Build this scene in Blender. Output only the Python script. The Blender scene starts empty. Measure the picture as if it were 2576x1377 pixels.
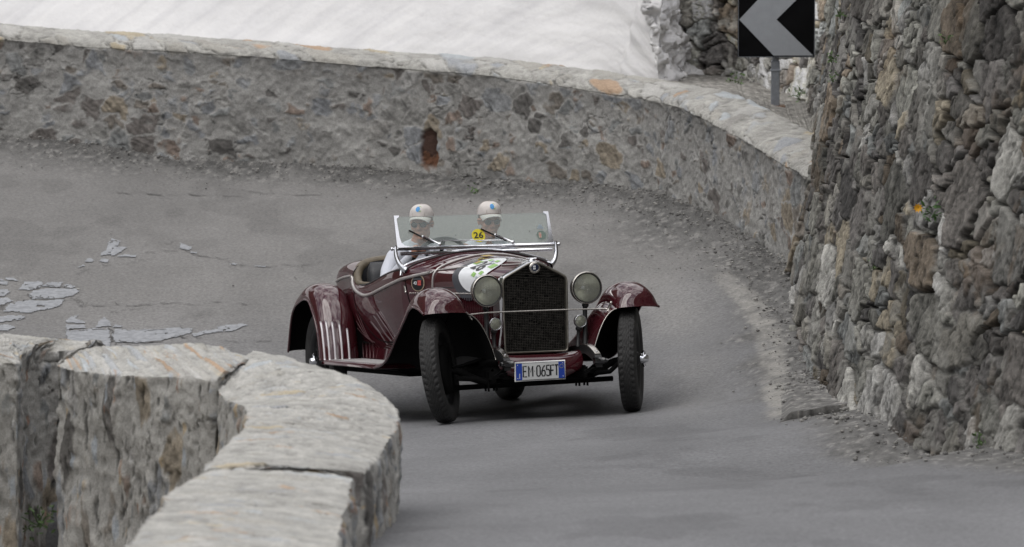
import bpy, math, random
import numpy as np
from mathutils import Matrix, Vector

# ------------------------------------------------------------------ camera, sky, sun, exposure
sc = bpy.context.scene
CAM_H = 6.4; FPX = 14400.0; IW, IH = 2576.0, 1377.0
PITCH = math.atan((IH/2 + 1259.0)/FPX)
cam = bpy.data.cameras.new('camera'); camo = bpy.data.objects.new('camera', cam)
sc.collection.objects.link(camo); sc.camera = camo
camo.location = (0, 0, CAM_H); camo.rotation_euler = (math.pi/2 - PITCH, 0, 0)
cam.sensor_width = 36.0; cam.lens = FPX*36.0/IW
cam.clip_start = 1.0; cam.clip_end = 2000.0
cam.dof.use_dof = True; cam.dof.focus_distance = 39.8; cam.dof.aperture_fstop = 5.0

SUN_EL, SUN_AZ = math.radians(58), math.radians(225)   # azimuth clockwise from +y: behind the camera, to the left
w = bpy.data.worlds.new("World"); sc.world = w; w.use_nodes = True
nt = w.node_tree; nt.nodes.clear()
def wn(t, **k):
    n = nt.nodes.new(t)
    for a, b in k.items(): setattr(n, a, b)
    return n
out = wn('ShaderNodeOutputWorld'); bg = wn('ShaderNodeBackground'); bg.inputs['Strength'].default_value = 0.088
sky = wn('ShaderNodeTexSky', sky_type='NISHITA'); sky.sun_disc = False
sky.sun_elevation = SUN_EL; sky.sun_rotation = SUN_AZ; sky.altitude = 2400
tc = wn('ShaderNodeTexCoord'); n1 = wn('ShaderNodeTexNoise'); n1.inputs['Scale'].default_value = 3.2
n1.inputs['Detail'].default_value = 9; n1.inputs['Roughness'].default_value = 0.6; n1.inputs['Distortion'].default_value = 0.35
r1 = wn('ShaderNodeValToRGB'); r1.color_ramp.elements[0].position = 0.34; r1.color_ramp.elements[1].position = 0.50
n2 = wn('ShaderNodeTexNoise'); n2.inputs['Scale'].default_value = 5.5; n2.inputs['Detail'].default_value = 8; n2.inputs['Distortion'].default_value = 0.5
r2 = wn('ShaderNodeValToRGB')
r2.color_ramp.elements[0].position = 0.33; r2.color_ramp.elements[0].color = (4.2, 4.4, 5.2, 1)
r2.color_ramp.elements[1].position = 0.66; r2.color_ramp.elements[1].color = (27.0, 26.5, 26.2, 1)
mx = wn('ShaderNodeMix', data_type='RGBA')
L = nt.links.new
L(tc.outputs['Generated'], n1.inputs['Vector']); L(tc.outputs['Generated'], n2.inputs['Vector'])
L(n1.outputs['Fac'], r1.inputs['Fac']); L(n2.outputs['Fac'], r2.inputs['Fac'])
L(r1.outputs['Color'], mx.inputs['Factor']); L(sky.outputs['Color'], mx.inputs['A']); L(r2.outputs['Color'], mx.inputs['B'])
sx = wn('ShaderNodeSeparateXYZ'); gr = wn('ShaderNodeMapRange'); gr.inputs['From Min'].default_value = 0; gr.inputs['From Max'].default_value = 1
gr.inputs['To Min'].default_value = .62; gr.inputs['To Max'].default_value = 1.15                 # overcast: brighter overhead than at the horizon
L(tc.outputs['Generated'], sx.inputs['Vector']); L(sx.outputs['Z'], gr.inputs['Value'])
mg = wn('ShaderNodeMix', data_type='RGBA'); mg.blend_type = 'MULTIPLY'; mg.inputs['Factor'].default_value = 1
L(mx.outputs['Result'], mg.inputs['A']); L(gr.outputs['Result'], mg.inputs['B'])
L(mg.outputs['Result'], bg.inputs['Color']); L(bg.outputs['Background'], out.inputs['Surface'])
sun = bpy.data.lights.new('sun', 'SUN'); sun.energy = 1.0; sun.angle = math.radians(42); sun.color = (1.0, 0.965, 0.92)
suno = bpy.data.objects.new('sun', sun); sc.collection.objects.link(suno)
sd = Vector((math.sin(SUN_AZ)*math.cos(SUN_EL), math.cos(SUN_AZ)*math.cos(SUN_EL), math.sin(SUN_EL)))
suno.rotation_euler = sd.to_track_quat('Z', 'Y').to_euler()
sc.view_settings.view_transform = 'Standard'; sc.view_settings.look = 'None'
sc.view_settings.exposure = 0.0; sc.view_settings.gamma = 1.0; sc.view_settings.use_curve_mapping = False

# ------------------------------------------------------------------ helpers
COL = sc.collection
rng = np.random.default_rng(7); random.seed(7)
CP, SP = math.cos(PITCH), math.sin(PITCH)
def unproj(px, py, Y):
    dx = (px-IW/2)/FPX; dv = (IH/2-py)/FPX
    D = np.array([dx, CP+dv*SP, -SP+dv*CP]); t = Y/D[1]
    return np.array([0, 0, CAM_H]) + D*t
def mkmesh(name, V, F, smooth=True, col=None, attrs=None):
    V = np.asarray(V, np.float32).reshape(-1, 3)
    me = bpy.data.meshes.new(name)
    if isinstance(F, np.ndarray):
        nf, k = F.shape
        me.vertices.add(len(V)); me.vertices.foreach_set('co', V.ravel())
        me.loops.add(nf*k); me.loops.foreach_set('vertex_index', F.astype(np.int32).ravel())
        me.polygons.add(nf); me.polygons.foreach_set('loop_start', np.arange(0, nf*k, k, dtype=np.int32))
        me.polygons.foreach_set('loop_total', np.full(nf, k, np.int32))
        me.update(calc_edges=True)
    else:
        me.from_pydata([tuple(v) for v in V.tolist()], [], [tuple(int(i) for i in f) for f in F]); me.update()
    if smooth: me.polygons.foreach_set('use_smooth', np.ones(len(me.polygons), bool))
    if col is not None:
        a = me.color_attributes.new('Col', 'FLOAT_COLOR', 'POINT')
        c = np.ones((len(V), 4), np.float32); c[:, :3] = np.asarray(col).reshape(-1, 3)
        a.data.foreach_set('color', c.ravel())
    for k2, v2 in (attrs or {}).items():
        a = me.attributes.new(k2, 'FLOAT', 'POINT'); a.data.foreach_set('value', np.asarray(v2, np.float32).ravel())
    return me
def gridF(nu, nv, closeu=False, closev=False, off=0):
    iu = np.arange(nu if closeu else nu-1); iv = np.arange(nv if closev else nv-1)
    a, b = np.meshgrid(iu, iv, indexing='ij'); a2 = (a+1) % nu; b2 = (b+1) % nv
    return np.stack([a*nv+b, a2*nv+b, a2*nv+b2, a*nv+b2], -1).reshape(-1, 4)+off
def link(name, me, mat=None, parent=None, M=None):
    o = bpy.data.objects.new(name, me); COL.objects.link(o)
    if mat is not None and me is not None and not me.materials: me.materials.append(mat)
    if parent is not None: o.parent = parent
    if M is not None: o.matrix_local = M
    return o
def tag(o, label=None, cat=None, group=None, kind=None):
    if label: o['label'] = label
    if cat: o['category'] = cat
    if group: o['group'] = group
    if kind: o['kind'] = kind
    return o
class MB:                                    # collects shapes into one mesh
    def __init__(s): s.V = []; s.F = []; s.n = 0
    def add(s, V, F):
        V = np.asarray(V, float).reshape(-1, 3); s.V.append(V)
        for f in F: s.F.append([int(i)+s.n for i in f])
        s.n += len(V); return s
    def tf(s, fn): s.V = [fn(v) for v in s.V]; return s
    def mesh(s, name, smooth=True): return mkmesh(name, np.concatenate(s.V), s.F, smooth)
def cr(P, n, closed=False):                  # smooth curve through points, n samples
    P = np.asarray(P, float)
    if closed: Q = np.concatenate([P[-1:], P, P[:2]]); m = len(P)
    else: Q = np.concatenate([2*P[:1]-P[1:2], P, 2*P[-1:]-P[-2:-1]]); m = len(P)-1
    dense = []
    for i in range(m):
        p0, p1, p2, p3 = Q[i:i+4]; t = np.linspace(0, 1, 16, endpoint=False)[:, None]
        dense.append(.5*((2*p1)+(-p0+p2)*t+(2*p0-5*p1+4*p2-p3)*t*t+(-p0+3*p1-3*p2+p3)*t**3))
    D = np.concatenate(dense+[P[:1] if closed else P[-1:]])
    s = np.concatenate([[0], np.cumsum(np.linalg.norm(np.diff(D, axis=0), axis=1))])
    q = np.linspace(0, s[-1], n, endpoint=not closed)
    return np.stack([np.interp(q, s, D[:, k]) for k in range(P.shape[1])], 1)
def crp(P, n):                               # smooth curve, samples spread evenly over the control points
    P = np.asarray(P, float); Q = np.concatenate([2*P[:1]-P[1:2], P, 2*P[-1:]-P[-2:-1]])
    x = np.linspace(0, len(P)-1, n); i = np.minimum(x.astype(int), len(P)-2); t = (x-i)[:, None]
    p0, p1, p2, p3 = Q[i], Q[i+1], Q[i+2], Q[i+3]
    return .5*((2*p1)+(-p0+p2)*t+(2*p0-5*p1+4*p2-p3)*t*t+(-p0+3*p1-3*p2+p3)*t**3)
def tube(P, r, n=8, closed=False, cap=True, flat=(1, 1), up=(0, 0, 1)):
    P = np.asarray(P, float); m = len(P); r = np.broadcast_to(np.asarray(r, float), (m,))
    T = np.roll(P, -1, 0)-np.roll(P, 1, 0)
    if not closed: T[0] = P[1]-P[0]; T[-1] = P[-1]-P[-2]
    T /= np.linalg.norm(T, axis=1)[:, None]+1e-12
    u = np.array(up, float)
    if abs(T[0] @ u) > .95: u = np.array([1., 0, 0])
    V = []
    for i in range(m):
        a = u - T[i]*(u @ T[i]); a /= np.linalg.norm(a)+1e-12; b = np.cross(T[i], a); u = a
        th = np.arange(n)*2*math.pi/n
        V.append(P[i]+r[i]*(np.cos(th)[:, None]*a*flat[0]+np.sin(th)[:, None]*b*flat[1]))
    F = gridF(m, n, closeu=closed, closev=True).tolist()
    if cap and not closed: F += [list(range(n))[::-1], [(m-1)*n+k for k in range(n)]]
    return np.concatenate(V), F
def lathe(prof, n=32, axis='x'):             # prof (radius, along)
    prof = np.asarray(prof, float); th = np.arange(n)*2*math.pi/n
    V = np.stack([np.stack([np.full(n, a), r*np.cos(th), r*np.sin(th)], 1) for r, a in prof])
    if axis == 'y': V = V[..., [1, 0, 2]]
    if axis == 'z': V = V[..., [2, 1, 0]]
    return V.reshape(-1, 3), gridF(len(prof), n, closev=True).tolist()
def box(c, s, bev=0.0):
    c = np.array(c, float); h = np.array(s, float)/2; b = min(bev, h.min()*.9)
    if b <= 0:
        V = np.array([[x, y, z] for x in (-1, 1) for y in (-1, 1) for z in (-1, 1)])*h+c
        return V, [[0, 1, 3, 2], [4, 6, 7, 5], [0, 4, 5, 1], [2, 3, 7, 6], [0, 2, 6, 4], [1, 5, 7, 3]]
    V = []; idx = {}
    for x in (-1, 1):
        for y in (-1, 1):
            for z in (-1, 1):
                for k in range(3):
                    p = np.array([x, y, z])*(h-b); p[k] += (x, y, z)[k]*b
                    idx[(x, y, z, k)] = len(V); V.append(p+c)
    F = []
    for k in range(3):
        i, j = [q for q in range(3) if q != k]
        for s_ in (-1, 1):
            f = []
            for (p, q) in ((-1, -1), (1, -1), (1, 1), (-1, 1)):
                t = [0, 0, 0]; t[k] = s_; t[i] = p; t[j] = q; f.append(idx[(*t, k)])
            F.append(f)
            for o_ in (-1, 1):
                pass
    for k in range(3):
        i, j = [q for q in range(3) if q != k]
        for si in (-1, 1):
            for sj in (-1, 1):
                t0 = [0, 0, 0]; t1 = [0, 0, 0]; t0[i] = t1[i] = si; t0[j] = t1[j] = sj; t0[k] = -1; t1[k] = 1
                F.append([idx[(*t0, i)], idx[(*t1, i)], idx[(*t1, j)], idx[(*t0, j)]])
    for x in (-1, 1):
        for y in (-1, 1):
            for z in (-1, 1): F.append([idx[(x, y, z, k)] for k in range(3)])
    return np.array(V), F
def ellipsoid(c, r, nu=14, nv=20):
    a = np.linspace(0, math.pi, nu); prof = [(math.sin(t), -math.cos(t)) for t in a]
    prof[0] = (1e-4, -1); prof[-1] = (1e-4, 1)
    V, F = lathe(prof, nv, 'z'); F += [list(range(nv)), [(nu-1)*nv+k for k in range(nv)][::-1]]
    return V*np.array(r)+np.array(c), F
def capsule(P, r, n=12):                     # closed tapered rod with round ends
    P = np.asarray(P, float); r = np.broadcast_to(np.asarray(r, float), (len(P),)).copy()
    d0 = P[0]-P[1]; d0 /= np.linalg.norm(d0); d1 = P[-1]-P[-2]; d1 /= np.linalg.norm(d1)
    h = [(math.cos(a), math.sin(a)) for a in np.radians([5, 35, 65])]
    PP = [P[0]+d0*r[0]*c for c, s in h]+list(P)+[P[-1]+d1*r[-1]*c for c, s in h[::-1]]
    RR = [r[0]*s for c, s in h]+list(r)+[r[-1]*s for c, s in h[::-1]]
    return tube(PP, RR, n)
def hsh(a, seed):
    a = (a.astype(np.int64) & 0xffffffff).astype(np.uint64)
    a = (a*np.uint64(0x9E3779B1)+np.uint64(seed*7919+13)) & np.uint64(0xffffffff)
    a ^= a >> np.uint64(15); a = (a*np.uint64(0x85EBCA6B)) & np.uint64(0xffffffff)
    a ^= a >> np.uint64(13); a = (a*np.uint64(0xC2B2AE35)) & np.uint64(0xffffffff); a ^= a >> np.uint64(16)
    return a
def h2(i, j, seed): return (hsh(i.astype(np.int64)*374761+j.astype(np.int64)*668265263+seed*97, seed) / 4294967295.0).astype(np.float32)
def noise2(x, y, seed=0):
    xi = np.floor(x); yi = np.floor(y); fx = x-xi; fy = y-yi
    fx = fx*fx*(3-2*fx); fy = fy*fy*(3-2*fy)
    a = h2(xi, yi, seed); b = h2(xi+1, yi, seed); c = h2(xi, yi+1, seed); d = h2(xi+1, yi+1, seed)
    return (a*(1-fx)+b*fx)*(1-fy)+(c*(1-fx)+d*fx)*fy - .5
def fbm(x, y, seed=0, oct=4, gain=.5):
    s = 0; a = 1.0; f = 1.0
    for k in range(oct): s = s+a*noise2(x*f+k*17.3, y*f-k*9.1, seed+k); a *= gain; f *= 2.03
    return s
def ss(x, a, b): t = np.clip((x-a)/(b-a), 0, 1); return t*t*(3-2*t)
def voro(u, v, seed, jit=.85):
    ui = np.floor(u); vi = np.floor(v); d1 = np.full(u.shape, 9., np.float32); d2 = d1.copy()
    I = np.zeros(u.shape, np.int64); J = I.copy(); du = np.zeros(u.shape, np.float32); dv = du.copy()
    for i in (-1, 0, 1):
        for j in (-1, 0, 1):
            ci = ui+i; cj = vi+j
            px = ci+.5+(h2(ci, cj, seed)-.5)*jit; py = cj+.5+(h2(ci, cj, seed+1)-.5)*jit
            ex = u-px; ey = v-py; d = np.sqrt(ex*ex+ey*ey).astype(np.float32); n = d < d1
            d2 = np.where(n, d1, np.minimum(d2, d)); I = np.where(n, ci, I); J = np.where(n, cj, J)
            du = np.where(n, ex, du); dv = np.where(n, ey, dv); d1 = np.where(n, d, d1)
    return d1, d2-d1, I.astype(np.int64), J.astype(np.int64), du, dv
def text_mesh(s, size=1.0, offset=0.0, sx=1.0, fine=2):
    cu = bpy.data.curves.new('t', 'FONT'); cu.body = s; cu.size = size; cu.offset = offset
    cu.align_x = 'CENTER'; cu.align_y = 'CENTER'; cu.resolution_u = fine
    o = bpy.data.objects.new('t', cu); COL.objects.link(o); bpy.context.view_layer.update()
    me = bpy.data.meshes.new_from_object(o.evaluated_get(bpy.context.evaluated_depsgraph_get()))
    V = np.array([v.co[:] for v in me.vertices]); F = [list(p.vertices) for p in me.polygons]
    bpy.data.objects.remove(o); bpy.data.curves.remove(cu); bpy.data.meshes.remove(me)
    V[:, 0] *= sx
    return V, F
def disc2(r, n=40, rings=4, ry=None):
    V = [[0, 0, 0]]; F = []
    for k in range(1, rings+1):
        for i in range(n):
            a = 2*math.pi*i/n; V.append([r*k/rings*math.cos(a), (ry or r)*k/rings*math.sin(a), 0])
    for i in range(n): F.append([0, 1+i, 1+(i+1) % n])
    for k in range(rings-1):
        for i in range(n):
            a = 1+k*n+i; b = 1+k*n+(i+1) % n; F.append([a, a+n, b+n, b])
    return np.array(V), F
def rect2(x0, y0, x1, y1, nx=8, ny=8):
    xs = np.linspace(x0, x1, nx); ys = np.linspace(y0, y1, ny)
    V = np.array([[x, y, 0] for x in xs for y in ys]); return V, gridF(nx, ny).tolist()
# ------------------------------------------------------------------ materials
def mat(name, base=(.5, .5, .5), rough=.5, metal=0., coat=0., coat_ior=1.5, spec=.5, bump=0., bscale=80., cvar=0., cscale=20.):
    m = bpy.data.materials.new(name); m.use_nodes = True; t = m.node_tree; b = t.nodes['Principled BSDF']
    b.inputs['Base Color'].default_value = (*base, 1); b.inputs['Roughness'].default_value = rough
    b.inputs['Metallic'].default_value = metal; b.inputs['Coat Weight'].default_value = coat
    b.inputs['Coat IOR'].default_value = coat_ior; b.inputs['Coat Roughness'].default_value = .03
    b.inputs['Specular IOR Level'].default_value = spec
    tcn = t.nodes.new('ShaderNodeTexCoord')
    n = t.nodes.new('ShaderNodeTexNoise'); n.inputs['Scale'].default_value = cscale; n.inputs['Detail'].default_value = 6
    t.links.new(tcn.outputs['Object'], n.inputs['Vector'])
    mxn = t.nodes.new('ShaderNodeMix'); mxn.data_type = 'RGBA'; mxn.blend_type = 'MULTIPLY'; mxn.inputs['Factor'].default_value = 1
    rp = t.nodes.new('ShaderNodeMapRange'); rp.inputs['From Min'].default_value = .3; rp.inputs['From Max'].default_value = .7
    cv = max(cvar, .04); rp.inputs['To Min'].default_value = 1-cv; rp.inputs['To Max'].default_value = 1+cv
    t.links.new(n.outputs['Fac'], rp.inputs['Value']); mxn.inputs['A'].default_value = (*base, 1)
    t.links.new(rp.outputs['Result'], mxn.inputs['B']); t.links.new(mxn.outputs['Result'], b.inputs['Base Color'])
    if bump > 0:
        n2_ = t.nodes.new('ShaderNodeTexNoise'); n2_.inputs['Scale'].default_value = bscale; n2_.inputs['Detail'].default_value = 5
        t.links.new(tcn.outputs['Object'], n2_.inputs['Vector'])
        bn = t.nodes.new('ShaderNodeBump'); bn.inputs['Strength'].default_value = bump; bn.inputs['Distance'].default_value = .01
        t.links.new(n2_.outputs['Fac'], bn.inputs['Height']); t.links.new(bn.outputs['Normal'], b.inputs['Normal'])
    return m
def stone_mat(name, fine=160., bump=.5, rough=.9, sat=.18):
    m = bpy.data.materials.new(name); m.use_nodes = True; t = m.node_tree; b = t.nodes['Principled BSDF']
    b.inputs['Roughness'].default_value = rough; b.inputs['Specular IOR Level'].default_value = .25
    at = t.nodes.new('ShaderNodeAttribute'); at.attribute_name = 'Col'
    tcn = t.nodes.new('ShaderNodeTexCoord')
    n = t.nodes.new('ShaderNodeTexNoise'); n.inputs['Scale'].default_value = fine; n.inputs['Detail'].default_value = 6; n.inputs['Roughness'].default_value = .7
    t.links.new(tcn.outputs['Object'], n.inputs['Vector'])
    rp = t.nodes.new('ShaderNodeMapRange'); rp.inputs['From Min'].default_value = .3; rp.inputs['From Max'].default_value = .7
    rp.inputs['To Min'].default_value = 1-sat; rp.inputs['To Max'].default_value = 1+sat
    mxn = t.nodes.new('ShaderNodeMix'); mxn.data_type = 'RGBA'; mxn.blend_type = 'MULTIPLY'; mxn.inputs['Factor'].default_value = 1
    t.links.new(n.outputs['Fac'], rp.inputs['Value']); t.links.new(at.outputs['Color'], mxn.inputs['A'])
    t.links.new(rp.outputs['Result'], mxn.inputs['B']); t.links.new(mxn.outputs['Result'], b.inputs['Base Color'])
    bn = t.nodes.new('ShaderNodeBump'); bn.inputs['Strength'].default_value = bump; bn.inputs['Distance'].default_value = .012
    t.links.new(n.outputs['Fac'], bn.inputs['Height']); t.links.new(bn.outputs['Normal'], b.inputs['Normal'])
    return m
M_STONE = stone_mat('weathered_masonry', 80., .7, sat=.26)
M_ROCK = stone_mat('dark_schist', 85., .8, sat=.34)
M_GROUND = stone_mat('asphalt', 40., .45, .9, .34)
M_GRAVEL = stone_mat('loose_gravel', 90., .6, .95, .25)
M_PATCH = mat('smooth_asphalt_patch', (.252, .260, .272), .75, bump=.3, bscale=60, cvar=.22, cscale=22)
M_CRACK = mat('asphalt_crack', (.085, .082, .078), .95, cvar=.3, cscale=30)
M_SNOW = stone_mat('old_snow', 22., .45, .75, .035)
# ------------------------------------------------------------------ road surface: one smooth sheet through surveyed points
Z_CAR = [(-.487, 39.365, .021), (.853, 39.818, .033), (-.021, 42.415, -.290), (-1.42, 41.96, -.30), (.18, 39.59, .027)]
SURV = [(0, 358, 51.5), (210, 376, 51.3), (390, 409, 51), (662, 429, 50.8), (935, 440, 50.6), (1222, 467, 49.8), (1430, 484, 49),
        (1638, 500, 48.2), (1742, 534, 47.3), (1850, 590, 46.3), (1930, 650, 45.2), (1994, 702, 44.3), (2018, 848, 41.7), (2043, 897, 40.5),
        (2086, 976, 38.5), (2177, 1037, 36), (2250, 1086, 34.2), (2421, 1132, 32), (2574, 1153, 31),
        (0, 700, 46.3), (0, 600, 47.8), (0, 480, 49.6), (100, 850, 44.6), (600, 800, 45), (600, 600, 47.8), (1000, 600, 47.6),
        (1700, 900, 41.6), (1850, 850, 42), (1800, 700, 44.2), (1960, 1060, 37), (1700, 1377, 25.8), (1100, 1377, 26.2), (2576, 1377, 25.6),
        (1400, 1200, 33), (2000, 1200, 33), (2300, 1200, 32.5)]
PTS = np.array(Z_CAR+[tuple(unproj(*q)) for q in SURV])
def _U(r2): return np.where(r2 > 1e-9, .5*r2*np.log(r2+1e-12), 0)
_n = len(PTS); _d2 = ((PTS[:, None, :2]-PTS[None, :, :2])**2).sum(-1)
_A = np.zeros((_n+3, _n+3)); _A[:_n, :_n] = _U(_d2)+np.eye(_n)*.15
for _i in range(5): _A[_i, _i] = 0.002
_A[:_n, _n] = 1; _A[:_n, _n+1:] = PTS[:, :2]; _A[_n, :_n] = 1; _A[_n+1:, :_n] = PTS[:, :2].T
_C = np.linalg.solve(_A, np.concatenate([PTS[:, 2], np.zeros(3)]))
def road_z(x, y):
    x = np.asarray(x, float); y = np.asarray(y, float); s = x.shape; x = np.clip(x.ravel(), -9, 7); y = np.clip(y.ravel(), 20, 54)
    z = _C[_n]+_C[_n+1]*x+_C[_n+2]*y
    for k in range(_n): z = z+_C[k]*_U((x-PTS[k, 0])**2+(y-PTS[k, 1])**2)
    return z.reshape(s)
def ground_at(px, py):
    Ys = np.arange(22, 56, .02); dx = (px-IW/2)/FPX; dv = (IH/2-py)/FPX
    D = np.array([dx, CP+dv*SP, -SP+dv*CP]); P = np.array([0, 0, CAM_H])+(Ys/D[1])[:, None]*D
    b = P[:, 2] < road_z(P[:, 0], P[:, 1]); i = int(np.argmax(b)) if b.any() else len(Ys)-1
    return P[i]
# ------------------------------------------------------------------ curves of the far parapet and the tall wall
FAR = np.array([(-1150, 318, 53.2, 48, 22), (-740, 330, 52.5, 60, 34), (-330, 345, 51.9, 78, 52), (-150, 350, 51.7, 90, 60), (0, 358, 51.5, 101, 70), (210, 376, 51.3, 120, 76), (390, 409, 51, 127, 85), (662, 427, 50.8, 146, 100),
       (935, 440, 50.6, 171, 124), (1180, 463, 49.9, 187, 148), (1334, 476, 49.4, 206, 157), (1534, 492, 48.7, 238, 174), (1638, 500, 48.2, 255, 190),
       (1717, 524, 47.5, 274, 205), (1800, 560, 46.8, 318, 235), (1878, 610, 46, 359, 270), (1940, 655, 45.1, 399, 300), (2010, 712, 44.2, 437, 330), (2100, 800, 43.0, 486, 370)], float)
FARB = np.array([unproj(a, b, d) for a, b, d, t, c in FAR])
FART = np.array([unproj(a, t, d) for a, b, d, t, c in FAR])
RW = np.array([(2.0, 53.6), (2.2, 52.3), (2.38, 50.5), (2.42, 49), (2.40, 47.6), (2.33, 46.2), (2.17, 44.3), (2.12, 42.8), (2.11, 41.7), (2.12, 40.5), (2.13, 38.5),
               (2.2, 36.2), (2.30, 34.3), (2.47, 33.0), (2.62, 32), (2.80, 31), (3.3, 29.6), (4.2, 28.4), (5.6, 27.4)])
RW = np.concatenate([[(.2, 54.6), (1.2, 54.2)], RW])
RWC = cr(RW, 1500)
farc = cr(FARB[:, :2], 400)
def poly_dist(x, y, C):
    d = np.full(x.shape, 99.)
    for k in range(0, len(C), 3): d = np.minimum(d, (x-C[k, 0])**2+(y-C[k, 1])**2)
    return np.sqrt(d)
# ------------------------------------------------------------------ ground sheet
gx = np.concatenate([np.linspace(-16, -6.2, 50), np.arange(-6.15, 4.2, .0165), np.linspace(4.3, 9, 30)])
gy = np.concatenate([np.linspace(14, 24, 40), np.arange(24.1, 52.2, .036)])
X, Yg = np.meshgrid(gx, gy, indexing='ij')
xc = np.arange(-16, 9.3, .2); yc = np.arange(14, 52.6, .2); ZC = road_z(*np.meshgrid(xc, yc, indexing='ij'))
def gz(x, y):                                # fast lookup of the road height
    fx = np.clip((x+16)/.2, 0, len(xc)-1.001); fy = np.clip((y-14)/.2, 0, len(yc)-1.001)
    i = fx.astype(int); j = fy.astype(int); a = fx-i; b = fy-j
    return (ZC[i, j]*(1-a)+ZC[i+1, j]*a)*(1-b)+(ZC[i, j+1]*(1-a)+ZC[i+1, j+1]*a)*b
Z = gz(X, Yg)
dw = np.minimum(poly_dist(X, Yg, farc), poly_dist(X, Yg, RWC)+.35)
behind = np.zeros_like(X)
nz = fbm(X*1.6, Yg*1.6, 3, 4)
grav = 1-ss(dw+nz*.6, .15, .95)
edge_l = np.array([ground_at(*p)[:2] for p in [(1740, 640), (1835, 714), (1890, 769), (1927, 830), (1945, 903), (1951, 976), (1972, 1056)]])
EL = cr(edge_l, 200)
xe = np.interp(Yg, EL[::-1, 1], EL[::-1, 0])
shoulder = ss(X-xe+nz*.10, -.02, .16)*ss(Yg, 36.3, 36.9)*(1-ss(Yg, 45.0, 46.0))
nearwall = (1-ss(poly_dist(X, Yg, RWC)+nz*.25, .25, .6))
grav = np.clip(np.maximum(np.maximum(grav, shoulder), nearwall), 0, 1)
Z = Z + grav*(.016+.007*fbm(X*9, Yg*9, 11, 4))+.05*(1-ss(dw, 0, .45))*(1+fbm(X*3, Yg*3, 5, 3))
# the slope inside the bend lies below the road
lx = np.interp(Yg, [14, 22, 25, 28, 29.4, 31], [-1.72, -1.25, -1.0, -.95, -1.1, -1.3])
inside = ss(lx-X, .0, .5)*np.where(X < -2.45, 1-ss(Yg, 32.05, 32.4), 1-ss(Yg, 30.6, 31.2))
Z = Z - 1.9*inside + inside*.06*fbm(X*4, Yg*4, 31, 4)
warm = ss(Yg+.5*nz, 41.5, 46)
a0 = np.array([.182, .183, .188]); a1 = np.array([.182, .177, .170]); gcol = np.array([.152, .149, .143])
C = a0+(a1-a0)*warm[..., None]
C = C*(1+.20*fbm(X*.7, Yg*.45, 41, 4)[..., None])*(1+.13*fbm(X*2.4, Yg*.8, 46, 3)[..., None])
rr_ = np.hypot(X+2.6, (Yg-36.5)*.8)                                                    # bands worn by the wheels round the bend
C = C*(1-.07*np.exp(-((rr_-2.2)/.35)**2)-.08*np.exp(-((rr_-3.6)/.30)**2)-.05*np.exp(-((rr_-5.2)/.4)**2))[..., None]
st_ = ss(fbm(X*1.9, Yg*1.2, 47, 4), .20, .36); C = C*(1-.13*st_[..., None])*(1+.05*fbm(X*2.5, Yg*4, 42, 4)[..., None])
track = np.exp(-((X-xe+.55)/.28)**2)*ss(Yg, 37, 40)*(1-ss(Yg, 44.5, 46))       # pale dusty band where tyres never run
C = C+(np.array([.30, .29, .27])-C)*(np.clip(track*(.55+.5*nz), 0, 1)*.42)[..., None]
dl = np.abs(poly_dist(X, Yg, EL)); worn = np.clip(ss(.105-dl, -.03, .05)*(.75+1.1*fbm(X*9, Yg*5, 61, 4)), 0, 1)*ss(Yg, 36.6, 37.6)*(1-ss(Yg, 43.6, 45.2))
sp = fbm(X*24, Yg*13, 51, 3); gm = gcol*(1+.55*sp[..., None]+.15*nz[..., None])
gm = np.where((sp > .33)[..., None], np.array([.27, .262, .248]), gm)
foot_tone = (1-ss(dw+.2*nz, .1, .7))[..., None]
gm = gm*(1-.16*foot_tone)  # gravel darker towards the foot of the walls
C = C*(1-grav[..., None])+gm*grav[..., None]
C = C+(np.array([.30, .29, .268])-C)*(worn*.95)[..., None]
C = C*(1-inside[..., None])+np.array([.16, .145, .12])*(1+.8*sp[..., None])*inside[..., None]
me = mkmesh('road', np.stack([X, Yg, Z], -1), gridF(len(gx), len(gy)), True, np.clip(C, .01, .8))
tag(link('road', me, M_GROUND), kind='structure')
terr = mkmesh('terrain', [(-600, -300, -3.2), (600, -300, -3.2), (600, 900, -3.2), (-600, 900, -3.2)], np.array([[0, 1, 2, 3]]), False)
# unseen mountainsides all round, added to block low sky light and reflections
an = np.linspace(0, 2*math.pi, 180, endpoint=False); rad_ = np.array([45, 60, 80, 110, 160, 240]); A_, B_ = np.meshgrid(an, rad_, indexing='ij')
el_ = np.interp(np.degrees(an) % 360, [0, 60, 120, 180, 250, 300, 360], [28, 27, 30, 27, 17, 20, 28])[:, None]*(1+.35*fbm(np.cos(an)*3+5, np.sin(an)*3+5, 401, 4)[:, None])
Zm = -3.3+np.tan(np.radians(el_))*(B_-45)*1.25+5*fbm(np.cos(A_)*B_*.06, np.sin(A_)*B_*.06, 402, 4)*(B_ > 46)
Ym = np.sin(A_)*B_*1.2+38
gm_ = np.array([.05, .052, .038])*(1+.8*fbm(np.cos(A_)*B_*.09, np.sin(A_)*B_*.09, 403, 4)[..., None]); sn_m = ss(fbm(np.cos(A_)*B_*.05, np.sin(A_)*B_*.05, 404, 4), .02, .2)[..., None]*ss(Ym, 40, 90)[..., None]
tag(link('unseen_mountain', mkmesh('unseen_mountain', np.stack([np.cos(A_)*B_*1.2, Ym, Zm], -1), gridF(180, 6, closeu=True), True, gm_*(1-sn_m)+.7*sn_m), M_GRAVEL), kind='structure')
tag(link('terrain', terr, mat('scree', (.2, .19, .17), .95, cvar=.3, cscale=.3)), kind='structure')
def zl(P, lift): P = np.asarray(P, float); return np.stack([P[:, 0], P[:, 1], gz(P[:, 0], P[:, 1])+lift], 1)
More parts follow.
